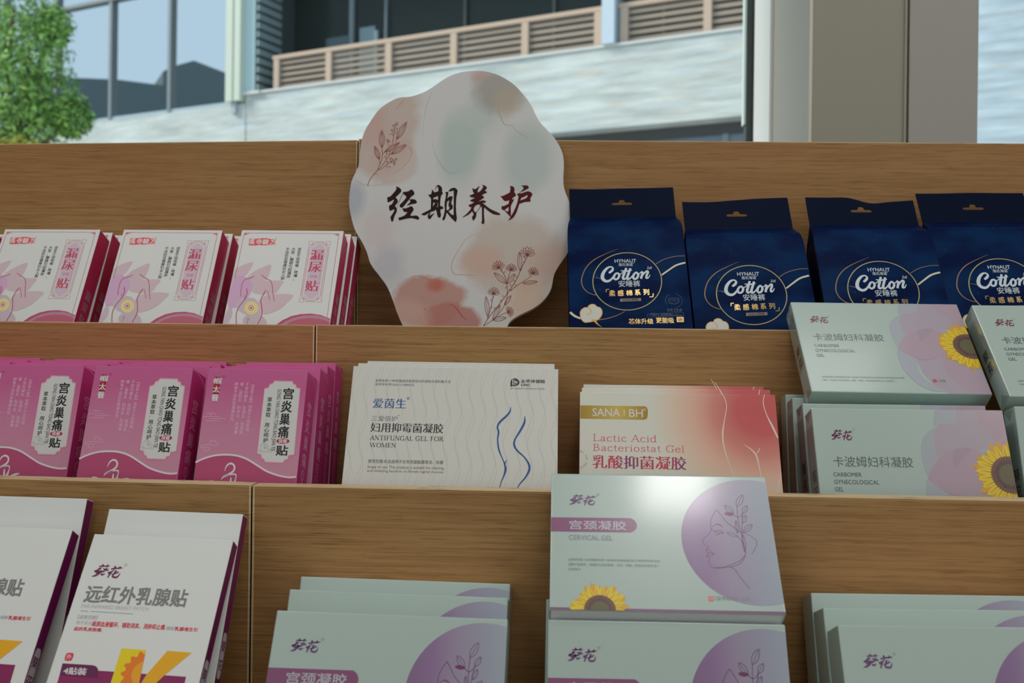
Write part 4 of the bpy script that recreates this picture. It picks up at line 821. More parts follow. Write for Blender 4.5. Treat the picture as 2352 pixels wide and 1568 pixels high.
    if full:
        t_.text('芯体升级', (655,1370), (1102,1460), GLD, 2, bold=.014).text('更能吸', (1145,1345), (1478,1440), GLD, 2, bold=.014).poly([(1520,1328),(1648,1324),(1652,1416),(1524,1420)], GLD, 2).text('3片', (1545,1346), (1628,1402), NAVY, 3, bold=.02)
        DIMI = ik('bag_dim_ink', 66, 76, 98); t_.text('女性卫生裤', (1345,1180), (1620,1236), DIMI, 2, res=1)
        t_.stroke([(1388,930),(1335,975),(1314,1040),(1330,1090),(1345,1115)], DIMI, 2, w=5); t_.stroke([(1382,1000),(1470,996),(1556,995),(1560,1060),(1530,1092),(1470,1100),(1400,1092),(1376,1055)], DIMI, 2, w=6, closed=True, smooth=3); t_.stroke([(1384,1028),(1556,1024)], DIMI, 2, w=5, smooth=0); t_.stroke([(1388,1052),(1430,1070),(1446,1096)], DIMI, 2, w=4); t_.stroke([(1552,1046),(1510,1066),(1494,1096)], DIMI, 2, w=4); t_.ring((1470,1052), 9, 4, DIMI, 2, n=10)
        for i in range(22):
            a_ = R(-75 + 7.2*i); t_.stroke([(1472 + 140*math.cos(a_), 1040 + 118*math.sin(a_)), (1472 + 154*math.cos(a_), 1040 + 132*math.sin(a_))], DIMI, 2, w=5, smooth=0)
        t_.stroke([(1010,1340),(990,1315),(1012,1290),(1300,1268),(1620,1250),(1648,1272),(1630,1305),(1300,1325)], DIMI, 2, w=4, smooth=2, closed=True); t_.text('尺码M-L 适用臀围80-105cm', (1040,1268), (1610,1322), DIMI, 2, res=1)
    t_.mb.build('printed_lettering', root)
    if full is not None:
        c_ = Print(Sheet(POSE['b1'], 1290, 640, 13.07), place=pl); CW = ik('cloud_ivory', 172, 172, 164); CG = ik('cloud_gold_ink', 184, 138, 60)
        ol = [(700,1330),(620,1270),(578,1190),(560,1100),(556,1030),(600,950),(690,895),(780,890),(820,835),(920,800),(1010,830),(1060,880),(1150,910),(1205,990),(1210,1090),(1160,1190),(1080,1260),(960,1300),(830,1325)]
        c_.poly(ol, CW, 2, smooth=4); c_.stroke(ol, CG, 3, w=22, smooth=4, closed=True); c_.stroke([(780,895,16),(850,930,22),(880,1010,22),(850,1080,18),(790,1105,14),(755,1075,18),(770,1040,6)], CG, 3); c_.stroke([(900,1280,60),(990,1290,70),(1060,1370,40),(1130,1430,22),(1200,1475,8)], CG, 3)
        if full is False: c_.mb.v = [(x, y, z) for x, y, z in c_.mb.v]
        c_.mb.build('cloud_emblem', root)
    return root
bag('b1', 'navy pouch with gold ring, nearest the blob sign, fully visible', 0, (.044, .043, .0435, .0435, .044), True, 1)
bag('b2', 'navy pouch with gold ring, second from the blob sign, crooked hang strip', -.016, (.0415, .0405, .0425, .0445, .045), False, 1)
bag('b3', 'navy pouch behind the tilted sunflower carton, dented sloping hang strip', -.009, (.041, .0405, .040, .032, .034, .036), False, 1)
bag('b4', 'navy pouch with gold ring, cut off by the right picture edge', -.004, (.0430, .0430, .0435, .043, .0425), False, 1)

# ================================================================== blob-shaped sign standing on the upper shelf
def sign():
    mw = pose(POSE['sign']); root = empty('shelf_sign', mw); tag(root, 'blob-shaped white watercolour sign with dark red brush title', 'sign')
    O = Sheet(POSE['sign'], 0, 0, 1)
    ol = [(958,824),(924.8,746.7),(913,720.5),(903.8,694),(889.5,658.6),(870.5,632),(851.4,606),(843,580),(832,556),(814,524),(803.8,483),(802,455),(807,419),(815.7,397.6),(824,378.6),(826.4,352),(831,321),(839.5,297.6),(854,274),(870.5,252),(892,235.7),(915.7,224.5),(942,222),(970.5,213),(994,200),(1018,183),(1042,171),(1065.7,164.8),(1096.7,162.4),(1125,166),(1151.4,175.7),(1180,194),(1203.8,219),(1220.5,243),(1237,276),(1256,297.6),(1275,319),(1289.5,345),(1295,371),(1293.8,412),(1296.7,435.7),(1308.6,466.7),(1316,500),(1317.6,515.7),(1314.5,549),(1303.8,580),(1284.8,608.6),(1272.9,630),(1265.7,663),(1251,687),(1227.6,706),(1194,723),(1175,735),(1165,749.5),(1152,790),(1148,824)]
    q = [O(p) for p in ol]; q = [q[0]] + catmull(q[1:-1], n=4) + [q[-1]]; zmin = min(p[1] for p in q); q = [(x, max(0.0, z)) for x, z in q]
    th = .005; tri = tessellate_polygon([[Vector((*p, 0)) for p in q]]); V = [(p[0], 0, p[1]) for p in q] + [(p[0], th, p[1]) for p in q]; n = len(q); Fc = []
    area = sum(q[i-1][0]*q[i][1] - q[i][0]*q[i-1][1] for i in range(n))
    for t3 in tri:
        A_, B_, C_ = (q[i] for i in t3); cr = (B_[0]-A_[0])*(C_[1]-A_[1]) - (B_[1]-A_[1])*(C_[0]-A_[0]); t3 = t3 if cr > 0 else (t3[0], t3[2], t3[1]); Fc.append(tuple(t3))
    mt = mat('watercolour_print', ink(156,156,154,.78), rough=.55, spec=.25); k = N(mt); v, o = k.xyz(); colr = None
    base = tuple(lin(v)/lin(156)*.64 for v in (156,156,155)); nz = k.noise(v, 34, detail=5, rough=.6); nf = k.noise(v, 8, detail=3)
    K = lambda r, g, b: tuple(lin(v*.955)/lin(156)*.64 for v in (r, g, b))
    for px, py, rx, ry, c, hard, st in ((880,300,95,125,K(154,139,130),3.5,.9), (858,285,40,60,K(157,131,125),1.8,.8), (910,370,60,62,K(155,135,127),6,.55), (1055,340,62,100,K(136,150,146),2.2,.75), (1110,260,60,70,K(138,150,146),1.5,.6), (1215,360,80,95,K(138,150,147),2.2,.7), (1150,205,75,70,K(124,120,114),2.0,.8), (1102,172,26,18,K(158,122,108),1.5,.6), (1165,232,40,46,K(148,136,112),1.8,.5),
            (1190,590,135,105,K(154,143,134),4,.85), (1105,600,62,48,K(159,134,121),2.2,.8), (1260,600,60,50,K(160,133,121),1.8,.7), (985,690,92,62,K(146,108,98),5,.9), (1000,655,26,20,K(150,66,46),1.6,.75), (1035,735,72,44,K(142,94,86),5,.9), (930,735,70,60,K(160,132,122),2.0,.7), (1215,690,85,60,K(166,140,118),1.8,.7), (812,460,36,60,K(132,136,144),1.6,.8), (890,610,52,66,K(140,142,150),1.6,.6), (870,520,60,70,K(160,146,144),1.5,.5)):
        cx, cz = O((px, py)); ex, ez = abs(O((px+rx, py))[0]-cx), abs(O((px, py-ry))[1]-cz)
        dx = k.math('DIVIDE', k.math('SUBTRACT', o[0], cx), ex); dz = k.math('DIVIDE', k.math('SUBTRACT', o[2], cz), ez)
        d = k.math('SQRT', k.math('ADD', k.math('MULTIPLY', dx, dx), k.math('MULTIPLY', dz, dz)))
        d = k.math('ADD', d, k.math('MULTIPLY', k.math('SUBTRACT', nz, .5), .55)); d = k.math('ADD', d, k.math('MULTIPLY', k.math('SUBTRACT', nf, .5), .6))
        f = k.math('MULTIPLY', k.ramp(k.math('MULTIPLY', k.math('SUBTRACT', 1.0, d), hard), ((0, (0, 0, 0)), (1, (1, 1, 1)))), st)
        colr = k.mix(f, colr if colr is not None else base, c)
    k.col(colr)
    mb = MB(); mb.add(V, Fc, mt); e = mat('foam_board_edge', (.74, .72, .70), rough=.6)
    mb.add(V, [tuple(n + i for i in reversed(t)) for t in Fc] + [((i+1) % n, i, n+i, n+(i+1) % n) if area > 0 else (i, (i+1) % n, n+(i+1) % n, n+i) for i in range(n)], e); mb.build('board', root)
    A_ = Sheet(POSE['sign'], 780, 150, 4.2); BR = ik('sprig_brown_ink', 116, 58, 42); VE = ik('stain_edge_ink', 158, 116, 92)
    s1 = Print(Sheet(POSE['sign'], 840, 270, 9.225))
    for st, ww in (([(40,1450),(75,1340),(160,1210),(250,1115)], 9), ([(170,1205),(215,1200),(248,1172)], 5), ([(250,1115),(300,990),(335,900),(355,780),(345,640)], 8), ([(300,990),(290,920),(288,880)], 6), ([(355,785),(385,745),(405,720)], 6), ([(250,1115),(330,1040),(420,920),(490,800),(520,690)], 8), ([(490,800),(530,780),(555,765)], 6), ([(250,1115),(340,1085),(420,1020),(500,960),(570,900)], 7), ([(565,545),(590,420),(612,230),(650,150)], 8), ([(630,520),(655,470)], 7), ([(590,395),(560,360),(515,345)], 6), ([(575,350),(560,290)], 5), ([(612,240),(590,200),(572,170)], 5), ([(615,300),(650,250),(672,225)], 5), ([(605,340),(640,330)], 5), ([(430,890),(425,850),(400,828)], 5), ([(428,860),(435,800),(448,770)], 5), ([(490,590),(465,540),(460,500)], 5), ([(440,1010),(450,960)], 5), ([(500,965),(525,890)], 5), ([(530,940),(630,890)], 5), ([(540,960),(600,950)], 5), ([(420,1030),(520,1035)], 4)): s1.stroke(st, BR, 2, w=ww*1.5)
    for b_, t_, ww in (((345,640),(342,268),118), ((290,890),(188,602),98), ((400,735),(722,526),92), ((540,775),(864,572),110), ((655,462),(868,90),120)): s1.leaf(b_, t_, ww, BR, 2, lw=10.5, veins=3)
    for x, y, r_ in ((658,122,20), (612,155,14), (558,268,20), (465,478,20), (495,510,13), (525,868,18), (642,882,20), (608,942,17), (606,990,17), (458,938,13)): s1.ring((x, y), r_, 11, BR, 2, n=16)
    for x, y, r_ in ((572,172,12), (672,162,10), (668,228,13), (660,282,9), (648,326,11), (516,352,10), (402,830,9), (448,762,13), (570,885,14), (548,940,12), (518,1050,11), (455,1065,9), (442,530,5)): s1.circle((x, y), r_, BR, 2, n=12)
    s1.mb.build('sprig_drawing', root)
    B_ = Sheet(POSE['sign'], 780, 480, 4.2); s2 = Print(B_)
    for st, ww in (([(1385,1128),(1450,1030),(1540,920),(1620,810),(1700,690),(1760,560),(1812,455)], 5), ([(1620,810),(1610,700),(1590,640),(1545,570)], 4), ([(1612,725),(1630,650),(1650,595)], 4), ([(1640,790),(1740,720),(1830,660),(1862,625)], 4), ([(1425,1060),(1460,950),(1482,825)], 4), ([(1390,1128),(1480,1068),(1560,1020),(1620,995)], 4), ([(1500,1050),(1590,930),(1625,800)], 4)): s2.stroke(st, BR, 2, w=ww*1.4)
    for b_, t_, ww in (((1742,600),(1734,412),42), ((1608,718),(1490,614),46), ((1616,720),(1692,624),38), ((1768,716),(1910,700),34), ((1592,928),(1654,834),32), ((1432,1040),(1412,842),40), ((1478,1068),(1550,924),34), ((1478,1070),(1608,1048),40)): s2.leaf(b_, t_, ww, BR, 2, lw=5.6)
    for c, r_, a0 in (((1812,450),92,-92), ((1536,572),76,-105), ((1655,592),68,-85), ((1864,624),66,-70), ((1486,822),72,-85), ((1622,994),62,-20)):
        for i in range(7):
            a_ = R(a0 + (i - 3)*25); rr = r_*(1 - .05*abs(i - 3)); s2.leaf(c, (c[0] + rr*math.cos(a_), c[1] + rr*math.sin(a_)), r_*.34, BR, 2, lw=4.8, veins=0)
    for x, y in ((1790,480), (1775,520), (1745,590), (1710,660), (1690,700), (1655,745), (1600,765), (1580,850), (1550,895), (1490,965), (1470,890), (1475,860), (1455,960), (1660,790), (1705,745), (1830,635), (1585,620), (1555,600)): s2.leaf((x, y), (x + (12 if (x + y) % 2 else -12), y - 20), 10, BR, 2, lw=3, veins=0)
    s2.mb.build('flower_drawing', root)
    for st, mt_ in (([(640,770,3),(690,810,9),(688,870,8),(650,940,6),(590,1000,5),(520,1045,3)], VE), ([(150,1090,2),(200,1140,6),(290,1158,5),(400,1148,3),(480,1110,2)], ik('stain_fawn_ink', 148, 132, 120)), ([(1530,350,2),(1540,450,8),(1590,570,8),(1670,580,6),(1700,630,6),(1780,680,6),(1830,720,3)], ik('stain_olive_ink', 142, 130, 112)), ([(890,250,2),(840,390,7),(815,520,4),(795,700,2)], ik('stain_grey_ink', 138, 138, 134)), ([(890,720,2),(920,850,6),(980,960,12),(1050,1035,14),(1120,1030,9),(1180,960,3)], ik('stain_teal_ink', 128, 146, 142)), ([(640,320,3),(590,370,10),(545,425,4)], VE)): sl = Print(A_).stroke([(x, y, w_*.8) for x, y, w_ in st], mt_, 1); sl.mb.build('stain_outline', root)
    for st, mt_ in (([(1300,245,2),(1215,295,5),(1150,390,6),(1090,500,8),(1080,570,7),(1110,625,8),(1220,635,5),(1330,640,3)], VE), ([(640,690,2),(720,650,4),(790,650,4),(870,682,5),(940,680,5),(985,730,4),(1010,770,3)], ik('stain_red_ink', 150, 84, 74)), ([(1040,915,2),(1090,925,8),(1140,975,14),(1180,1030,12),(1225,1068,6)], ik('stain_deep_red_ink', 142, 60, 50))): sl = Print(B_).stroke([(x, y, w_*.8) for x, y, w_ in st], mt_, 1); sl.mb.build('stain_outline', root)
    for x, y, r_ in ((900,735,22), (820,965,9)): sl = Print(B_).circle((x, y), r_, ik('stain_red_ink', 150, 84, 74), 1, n=20); sl.mb.build('stain_spot', root)
    C1, C2, C3, C4 = (mat(n_, ink(*c_, .62), rough=.6, spec=.1) for n_, c_ in (('title_brown_black', (40, 22, 28)), ('title_umber', (40, 25, 20)), ('title_dark_maroon', (58, 26, 24)), ('title_maroon', (76, 22, 26))))
    t1 = Print(Sheet(POSE['sign'], 880, 420, 13.067)); P = lambda pts, mt_, holes=(): t1.poly(pts, mt_, 3, holes)
    P([(380,102),(470,132),(530,180),(552,240),(530,285),(375,437),(435,505),(445,580),(358,695),(408,757),(415,800),(410,870),(345,990),(300,1150),(270,1168),(240,1140),(218,1025),(300,900),(335,830),(325,790),(250,830),(210,840),(185,800),(175,690),(265,635),(325,520),(320,500),(250,540),(160,585),(130,570),(125,440),(140,420),(190,420),(250,375),(370,235),(405,170)], C1)
    P([(400,760),(425,740),(470,620),(495,560),(498,530),(604,325),(588,320),(485,530),(470,600),(414,745)], C1)
    P([(600,275),(740,255),(800,230),(820,195),(870,205),(920,255),(945,325),(920,360),(830,430),(790,490),(600,730),(550,748),(500,720),(495,670),(520,630),(580,580),(690,450),(690,400),(600,325),(590,300)], C1)
    P([(790,495),(900,485),(970,505),(1020,570),(1000,610),(950,625),(850,640),(740,680),(705,675),(820,570)], C1)
    P([(590,750),(620,765),(700,760),(740,735),(795,725),(815,692),(870,710),(910,760),(918,800),(890,860),(840,930),(820,975),(850,990),(940,980),(1000,975),(1060,1010),(1090,1070),(1070,1100),(1020,1100),(930,1070),(830,1055),(720,1070),(600,1100),(480,1125),(455,1050),(540,1020),(640,980),(700,920),(730,870),(680,880),(630,870),(600,830),(580,775)], C1)
    for pts in ([(1470,190),(1540,285),(1560,300),(1520,420),(1500,500),(1500,800),(1430,800),(1440,470),(1345,355),(1435,345),(1455,300)], [(1545,235),(1600,90),(1650,60),(1700,75),(1750,120),(1775,180),(1765,250),(1790,300),(1785,340),(1745,370),(1720,500),(1710,690),(1785,705),(1815,765),(1790,780),(1725,795),(1720,860),(1740,960),(1720,1040),(1690,1045),(1650,1030),(1615,940),(1610,880),(1580,805),(1650,700),(1645,520),(1650,390),(1655,240),(1655,150),(1630,100),(1550,240)]): P(pts, C2)
    for pts, L_ in (([(1440,345),(1540,285),(1655,250),(1760,260),(1760,350),(1650,390),(1560,430),(1440,480)], 4), ([(1490,500),(1570,485),(1620,500),(1655,525),(1655,600),(1565,590),(1490,605)], 4), ([(1565,590),(1630,600),(1640,690),(1590,740),(1520,730),(1500,715)], 5), ([(1430,790),(1155,930),(1150,945),(1180,965),(1260,975),(1350,920),(1480,850),(1510,860),(1580,800),(1715,790),(1700,710),(1600,735),(1500,720)], 6), ([(1440,890),(1395,960),(1410,975),(1470,940),(1545,900),(1490,980),(1410,1095),(1350,1070),(1335,990),(1370,920)], 3),
        ([(1855,295),(1890,270),(1950,270),(1960,310),(1930,450),(1920,560),(1905,700),(1905,800),(1910,880),(1870,1050),(1830,1120),(1810,1130),(1780,1110),(1780,1080),(1830,940),(1855,780),(1840,680),(1850,560),(1870,480),(1890,320)], 3), ([(1945,275),(1970,230),(2030,170),(2110,145),(2180,155),(2240,230),(2220,330),(2195,450),(2185,700),(2195,900),(2215,1060),(2190,1170),(2170,1172),(2050,1060),(1900,880),(1895,800),(1975,840),(1975,870),(2040,940),(2115,970),(2120,600),(2118,230),(2050,250),(1965,255)], 4), ([(1920,470),(2000,400),(2080,405),(2090,440),(2060,540),(2040,620),(2090,680),(2090,770),(2010,825),(1930,850),(2005,740),(1970,720),(1960,640),(1995,520),(1915,570)], 5)): t1.poly(pts, C2, L_)
    t1.sh = Sheet(POSE['sign'], 1050, 420, 12.379)
    P([(420,145),(500,180),(540,165),(630,85),(635,110),(600,180),(580,260),(600,268),(650,240),(720,160),(740,110),(705,40),(760,70),(810,85),(850,130),(830,180),(780,225),(830,240),(850,265),(830,295),(790,300),(700,355),(755,375),(765,430),(720,455),(610,530),(700,500),(760,495),(835,535),(790,565),(720,575),(780,610),(870,690),(960,750),(1090,810),(1200,860),(1232,895),(1210,917),(1120,910),(1020,890),(930,830),(840,765),(780,700),(765,740),(765,900),(780,1090),(765,1165),(735,1172),(710,1160),(680,1120),(705,1100),(705,800),(700,690),(680,675),(660,700),(548,850),(545,940),(520,1010),(470,1070),(440,1060),(420,970),(465,910),(465,880),(430,810),(340,895),(240,950),(170,980),(150,970),(260,890),(370,770),(410,690),(370,690),(330,660),(325,640),(345,615),(400,605),(490,545),(430,540),(380,520),(370,490),(400,480),(510,425),(440,415),(380,400),(342,360),(380,350),(490,300),(450,260),(445,210)], C3, [[(610,610),(660,635),(640,700),(560,810),(520,835),(490,810),(468,750),(490,690),(530,640)]])
    P([(1490,95),(1560,90),(1610,115),(1638,180),(1625,260),(1660,310),(1672,370),(1600,410),(1575,440),(1570,480),(1632,445),(1590,530),(1540,630),(1525,700),(1530,960),(1520,975),(1500,950),(1330,770),(1290,775),(1270,750),(1258,700),(1270,660),(1340,655),(1465,590),(1478,490),(1430,510),(1370,520),(1330,500),(1228,370),(1280,378),(1400,325),(1500,270),(1518,150)], C4, [[(1470,680),(1455,810),(1400,805),(1355,765)]])
    P([(1820,75),(1900,70),(1990,70),(2030,100),(2035,145),(2010,170),(1960,190),(1900,230),(1830,250),(1765,298),(1820,300),(1930,260),(2020,235),(2090,260),(2140,310),(2130,360),(2080,440),(2090,500),(2075,535),(2000,540),(1940,540),(1860,565),(1770,600),(1730,720),(1680,860),(1600,990),(1510,1050),(1450,1065),(1500,1000),(1590,850),(1680,650),(1720,520),(1745,375),(1690,325),(1760,292),(1890,165),(1870,110)], C4, [[(1990,345),(2005,370),(1980,420),(1940,445),(1795,500),(1830,420),(1900,400)]])
    t1.mb.build('title_lettering', root)
sign()


# ================================================================== the shop's window wall and room
GLASS = bpy.data.materials.new('window_glass'); GLASS.use_nodes = True; _k = N(GLASS)
_g = _k.n('ShaderNodeBsdfGlossy'); _g.inputs['Roughness'].default_value = .0; _t = _k.n('ShaderNodeBsdfTransparent'); _t.inputs[0].default_value = (.94, .975, .965, 1)
_fr = _k.n('ShaderNodeFresnel'); _fr.inputs[0].default_value = 1.5; _m = _k.n('ShaderNodeMixShader'); _k.l(_k.math('MULTIPLY', _fr.outputs[0], .55), _m.inputs[0])
_k.l(_t.outputs[0], _m.inputs[1]); _k.l(_g.outputs[0], _m.inputs[2]); _k.l(_m.outputs[0], GLASS.node_tree.nodes['Material Output'].inputs[0])
PIER_LIT = mat('lit_beige_paint', (.46, .45, .415), rough=.6, spec=.2); PIER = mat('beige_wall_paint', (.405, .39, .325), rough=.6, spec=.2); FRAMEW = mat('white_window_frame', (.80, .80, .79), rough=.4); RUBBER = mat('dark_rubber_gasket', (.035, .05, .052), rough=.5)  # paler beige has the right pier face's brighter light put into it
PLASTER = mat('white_plaster', (.78, .77, .74), rough=.8, spec=.1)
WY, PY = 1.954, 1.66                            # glass plane and the pier's room face
wf = empty('window_1', Matrix.Translation((-1.0, WY, 0))); structure(wf, 'large shop window pane behind the oak display stand', 'window')
def part(nm, x0, x1, y0, y1, z0, z1, mt, parent, bev=.001):
    inv = parent.matrix_world.inverted() if parent else Matrix(); o = inv.translation; mb = MB()
    mb.box(x0 + o.x, x1 + o.x, y0 + o.y, y1 + o.y, z0 + o.z, z1 + o.z, mt); return mb.build(nm, parent, bev)
part('glass', -3.9, .3945, WY, WY + .010, .06, 2.80, GLASS, wf, 0)
part('glass_bead', .3905, .3950, WY - .010, WY - .001, .06, 2.80, FRAMEW, wf, .0005)
part('outer_reveal', .3950, .46, WY + .012, 2.140, 0, 3.0, FRAMEW, wf)
part('gasket', .3817, .4200, 2.150, 2.180, 0, 3.0, RUBBER, wf); part('outer_seal', .3762, .3814, 2.152, 2.176, 1.62, 3.0, mat('pale_edge_seal', (.70, .80, .78), rough=.4), wf)
part('sill', -3.9, .39, WY - .02, WY + .10, 0, .06, FRAMEW, wf); part('head', -3.9, .39, WY - .02, WY + .10, 2.80, 2.90, FRAMEW, wf); part('frame_post', -3.96, -3.9, WY - .02, WY + .06, 0, 2.9, FRAMEW, wf)
pr_ = empty('wall_pier', Matrix.Translation((.53, WY, 0))); structure(pr_, 'beige pier between the two shop windows', 'wall')
part('daylit_reveal_skin', .3954, .4012, PY - .001, WY + .011, 0, 2.9, mat('daylit_reveal_tint', (.80, .77, .68), rough=.5), pr_); part('pier_body', .4013, .5525, PY, WY + .011, 0, 2.9, PIER, pr_); part('joint_bead', .5480, .5526, PY - .004, PY + .02, 0, 2.9, PIER, pr_); part('shadow_joint', .5526, .5554, PY + .006, WY, 0, 2.9, RUBBER, pr_, 0); part('front_face', .5554, .6650, PY - .006, WY + .011, 0, 2.9, PIER_LIT, pr_)  # added thin skin: window daylight on the left reveal put into its colour
w2 = empty('window_2', Matrix.Translation((1.5, WY, 0))); structure(w2, 'window pane right of the beige pier', 'window'); part('glass', .665, 3.9, WY + .0, WY + .01, .06, 2.80, GLASS, w2, 0); part('sill', .665, 3.96, WY - .02, WY + .10, 0, .06, FRAMEW, w2); part('head', .665, 3.96, WY - .02, WY + .10, 2.80, 2.90, FRAMEW, w2)
for nm, b_, lb, ct in (('floor', (-4, 4, -3.6, WY + .10, -.1, 0), 'pale shop floor under the display stand', 'floor'), ('ceiling', (-4, 4, -3.6, WY + .10, 2.9, 3.1), 'white shop ceiling above the display', 'ceiling'), ('wall_back', (-4, 4, -3.7, -3.6, 0, 2.9), 'white wall behind the camera', 'wall'), ('wall_left', (-4.1, -4, -3.6, WY, 0, 2.9), 'white wall left of the shop', 'wall'), ('wall_right', (4, 4.1, -3.6, WY, 0, 2.9), 'white wall right of the shop', 'wall')):
    structure(part(nm, *b_, mat('pale_floor_tile', (.45, .42, .38), rough=.4) if nm == 'floor' else PLASTER, None, 0), lb, ct)

# ================================================================== outside
th = R(63); FD = -cR*math.sin(th) + cF*math.cos(th); FN = Vector((FD.y, -FD.x, 0))
bw = Matrix((-FD, FN, Vector((0, 0, 1)))).transposed().to_4x4(); bw.translation = (.8422, 23.0757, 0)
bld = empty('building', bw); tag(bld, 'building across with streaked stone wall, wooden balcony rail and mirrored windows', 'building')
def bp(nm, x0, x1, y0, y1, z0, z1, mt, parent=None, bev=0):
    mb = MB(); mb.box(x0, x1, y0, y1, z0 + EYE, z1 + EYE, mt); return mb.build(nm, parent or bld, bev)
def stone(name, base):
    mt = mat(name, base, rough=.8, spec=.15); k = N(mt); v, o = k.xyz()
    a = k.noise(v, 1, (.55, 1, 5.5), 5, .65); c = k.mix(k.ramp(a, ((.35, (0, 0, 0)), (.65, (1, 1, 1)))), tuple(x*.72 for x in base), tuple(min(.95, x*1.14) for x in base))
    w_ = k.noise(v, 1, (.8, 1, 9), 3); c = k.mix(k.math('MULTIPLY', k.ramp(w_, ((.60, (0, 0, 0)), (.70, (1, 1, 1)))), .8), c, (base[0]*1.12, base[1]*.88, base[2]*.72))
    b_ = k.noise(v, 1, (.6, 2, 7), 3, .5); c = k.mix(k.math('MULTIPLY', k.ramp(b_, ((.56, (0, 0, 0)), (.70, (1, 1, 1)))), .4), c, (base[0]*.82, base[1]*.92, base[2]*1.2)); k.col(c); return mt
STONE = stone('streaked_stone', (.66, .685, .645)); STONEB = stone('blue_streaked_stone', (.56, .65, .70)); TIMB = mat('pale_timber', (.62, .45, .34), rough=.6, spec=.2)
TIMD = mat('timber_slat', (.40, .31, .24), rough=.65, spec=.2); DKGL = mat('dark_green_glazing', (.018, .030, .027), rough=.2, spec=.22); TEAL = mat('pale_teal_panel', (.55, .70, .70), rough=.4); CREAM = mat('cream_metal_fin', (.66, .70, .58), rough=.4); STEEL = mat('grey_mullion_metal', (.24, .28, .29), rough=.4)
SOF = mat('dark_soffit', (.05, .055, .055), rough=.7)
bp('stone_wall', -10.75, 6.2, 0, .5, 4.94, 6.86, STONE); bp('stone_wall', -32, -10.75, -.02, .5, -EYE, 6.56, STONE); bp('wall_capping', -10.75, 6.2, -.04, .55, 6.80, 6.86, mat('pale_coping', (.72, .70, .66), rough=.7))
lg = bp('lower_glazing', -10.75, 6.2, .62, .70, -EYE, 4.94, mat('blue_grey_glazing', (.16, .21, .25), rough=.15, spec=.6)); bp('soffit', -10.75, 6.2, .5, .62, 4.70, 4.94, SOF)
for x in (-7.2, -3.6, -.18, 2.7, 5.4): bp('mullion', x - .07, x + .07, .54, .62, -EYE, 4.9, STEEL, lg)
# loggia behind the railing
lo = bp('loggia_glazing', -10.4, 6.2, 1.6, 1.7, 6.86, 11.5, DKGL); bp('loggia_floor', -10.3, 6.2, .5, 1.7, 6.78, 6.84, SOF); bp('loggia_ceiling', -10.3, 6.2, .3, 1.7, 10.6, 10.7, SOF)
bp('glazing_frame', -8.35, -8.20, 1.5, 1.6, 6.86, 11, STEEL, lo); bp('glazing_frame', -7.15, -7.08, 1.5, 1.6, 6.86, 11, STEEL, lo); bp('bluish_pane', -8.02, -7.5, 1.55, 1.6, 6.86, 8.75, mat('pale_blue_pane', (.22, .32, .34), rough=.1, spec=.7), lo); bp('door_post', -7.5, -7.38, 1.5, 1.6, 6.86, 8.6, mat('aqua_post', (.36, .47, .48), rough=.4), lo); bp('bluish_pane', -9.2, -8.4, 1.55, 1.6, 6.86, 8.6, mat('blue_dark_pane', (.07, .11, .13), rough=.12, spec=.6), lo)  # two panes in a bluish tone, paler than the dark glazing
for x in (-4.6, -2.0, .9): bp('glazing_frame', x - .04, x + .04, 1.52, 1.6, 6.86, 10.6, mat('dark_frame_metal', (.06, .08, .08), rough=.4), lo)
rl = MB()
for x0, x1 in ((-9.87, -.02), (.30, 6.2)): rl.box(x0, x1, .06, .20, 7.68 + EYE, 7.80 + EYE, TIMB)
rail = rl.build('balcony_railing', bld, .02)
px = [-9.73, -7.95, -6.03, -4.08, -2.09, -.20, .45, 2.40, 4.3]
for x in px: bp('post', x - .09, x + .09, .06, .20, 6.86, 7.68, TIMB, rail)
for a_, b_ in zip(px[:-1], px[1:]):
    if abs(b_ - a_) > 1: bp('slat_panel', a_ + .09, b_ - .09, .12, .16, 6.90, 6.98, TIMD, rail)
    if abs(b_ - a_) > 1:
        o = [c for c in rail.children if c.name.startswith('slat_panel')][-1]; mb = MB()
        for z in (6.895, 7.055, 7.215, 7.375, 7.535): mb.box(a_ + .09, b_ - .09, .12, .15, z + EYE, z + .090 + EYE, TIMD)
        o.data = mb.mesh('slat_panel')
bp('downpipe_column', -.04, .27, -.10, .20, 6.86, 12, mat('blue_white_column', (.62, .70, .78), rough=.4)); bp('column_side', .27, .34, .1, .3, 6.86, 12, STEEL)
ls = bp('louver_backing', -10.42, -10.38, .0, 1.7, 6.86, 11.5, mat('dark_louver_gap', (.06, .09, .09), rough=.6))
mb = MB()
for i in range(19): mb.box(-10.38, -10.30, 0, .95, 6.90 + EYE + .245*i, 7.06 + EYE + .245*i, mat('grey_green_louver', (.27, .36, .36), rough=.5))
mb.build('louver_slats', ls)
bp('corner_panel', -10.80, -10.42, -.02, .5, 6.86, 11.5, TEAL); bp('capping', -10.86, -10.2, -.10, .3, 6.78, 6.86, mat('pale_coping', (.72, .70, .66), rough=.7))
cf = bp('corner_fin', -11.33, -11.08, -.20, .2, 6.62, 11.5, CREAM); bp('fin', -11.02, -10.80, -.20, .2, 6.62, 11.5, CREAM, cf); bp('groove', -11.08, -11.02, -.1, .2, 6.62, 11.5, mat('fin_groove', (.40, .44, .36), rough=.6), cf); bp('drain_outlet', -11.18, -11.02, -.12, .0, 6.30, 6.6, mat('grey_drain', (.45, .48, .50), rough=.5))
MIRROR = mat('mirrored_blue_glass', (.84, .86, .86), rough=.012, spec=.5, metal=1.0)
cw = empty('curtain_wall', Matrix()); cw.parent = bld
edges = [-11.33, -13.72, -16.17, -18.62, -21.1, -24]
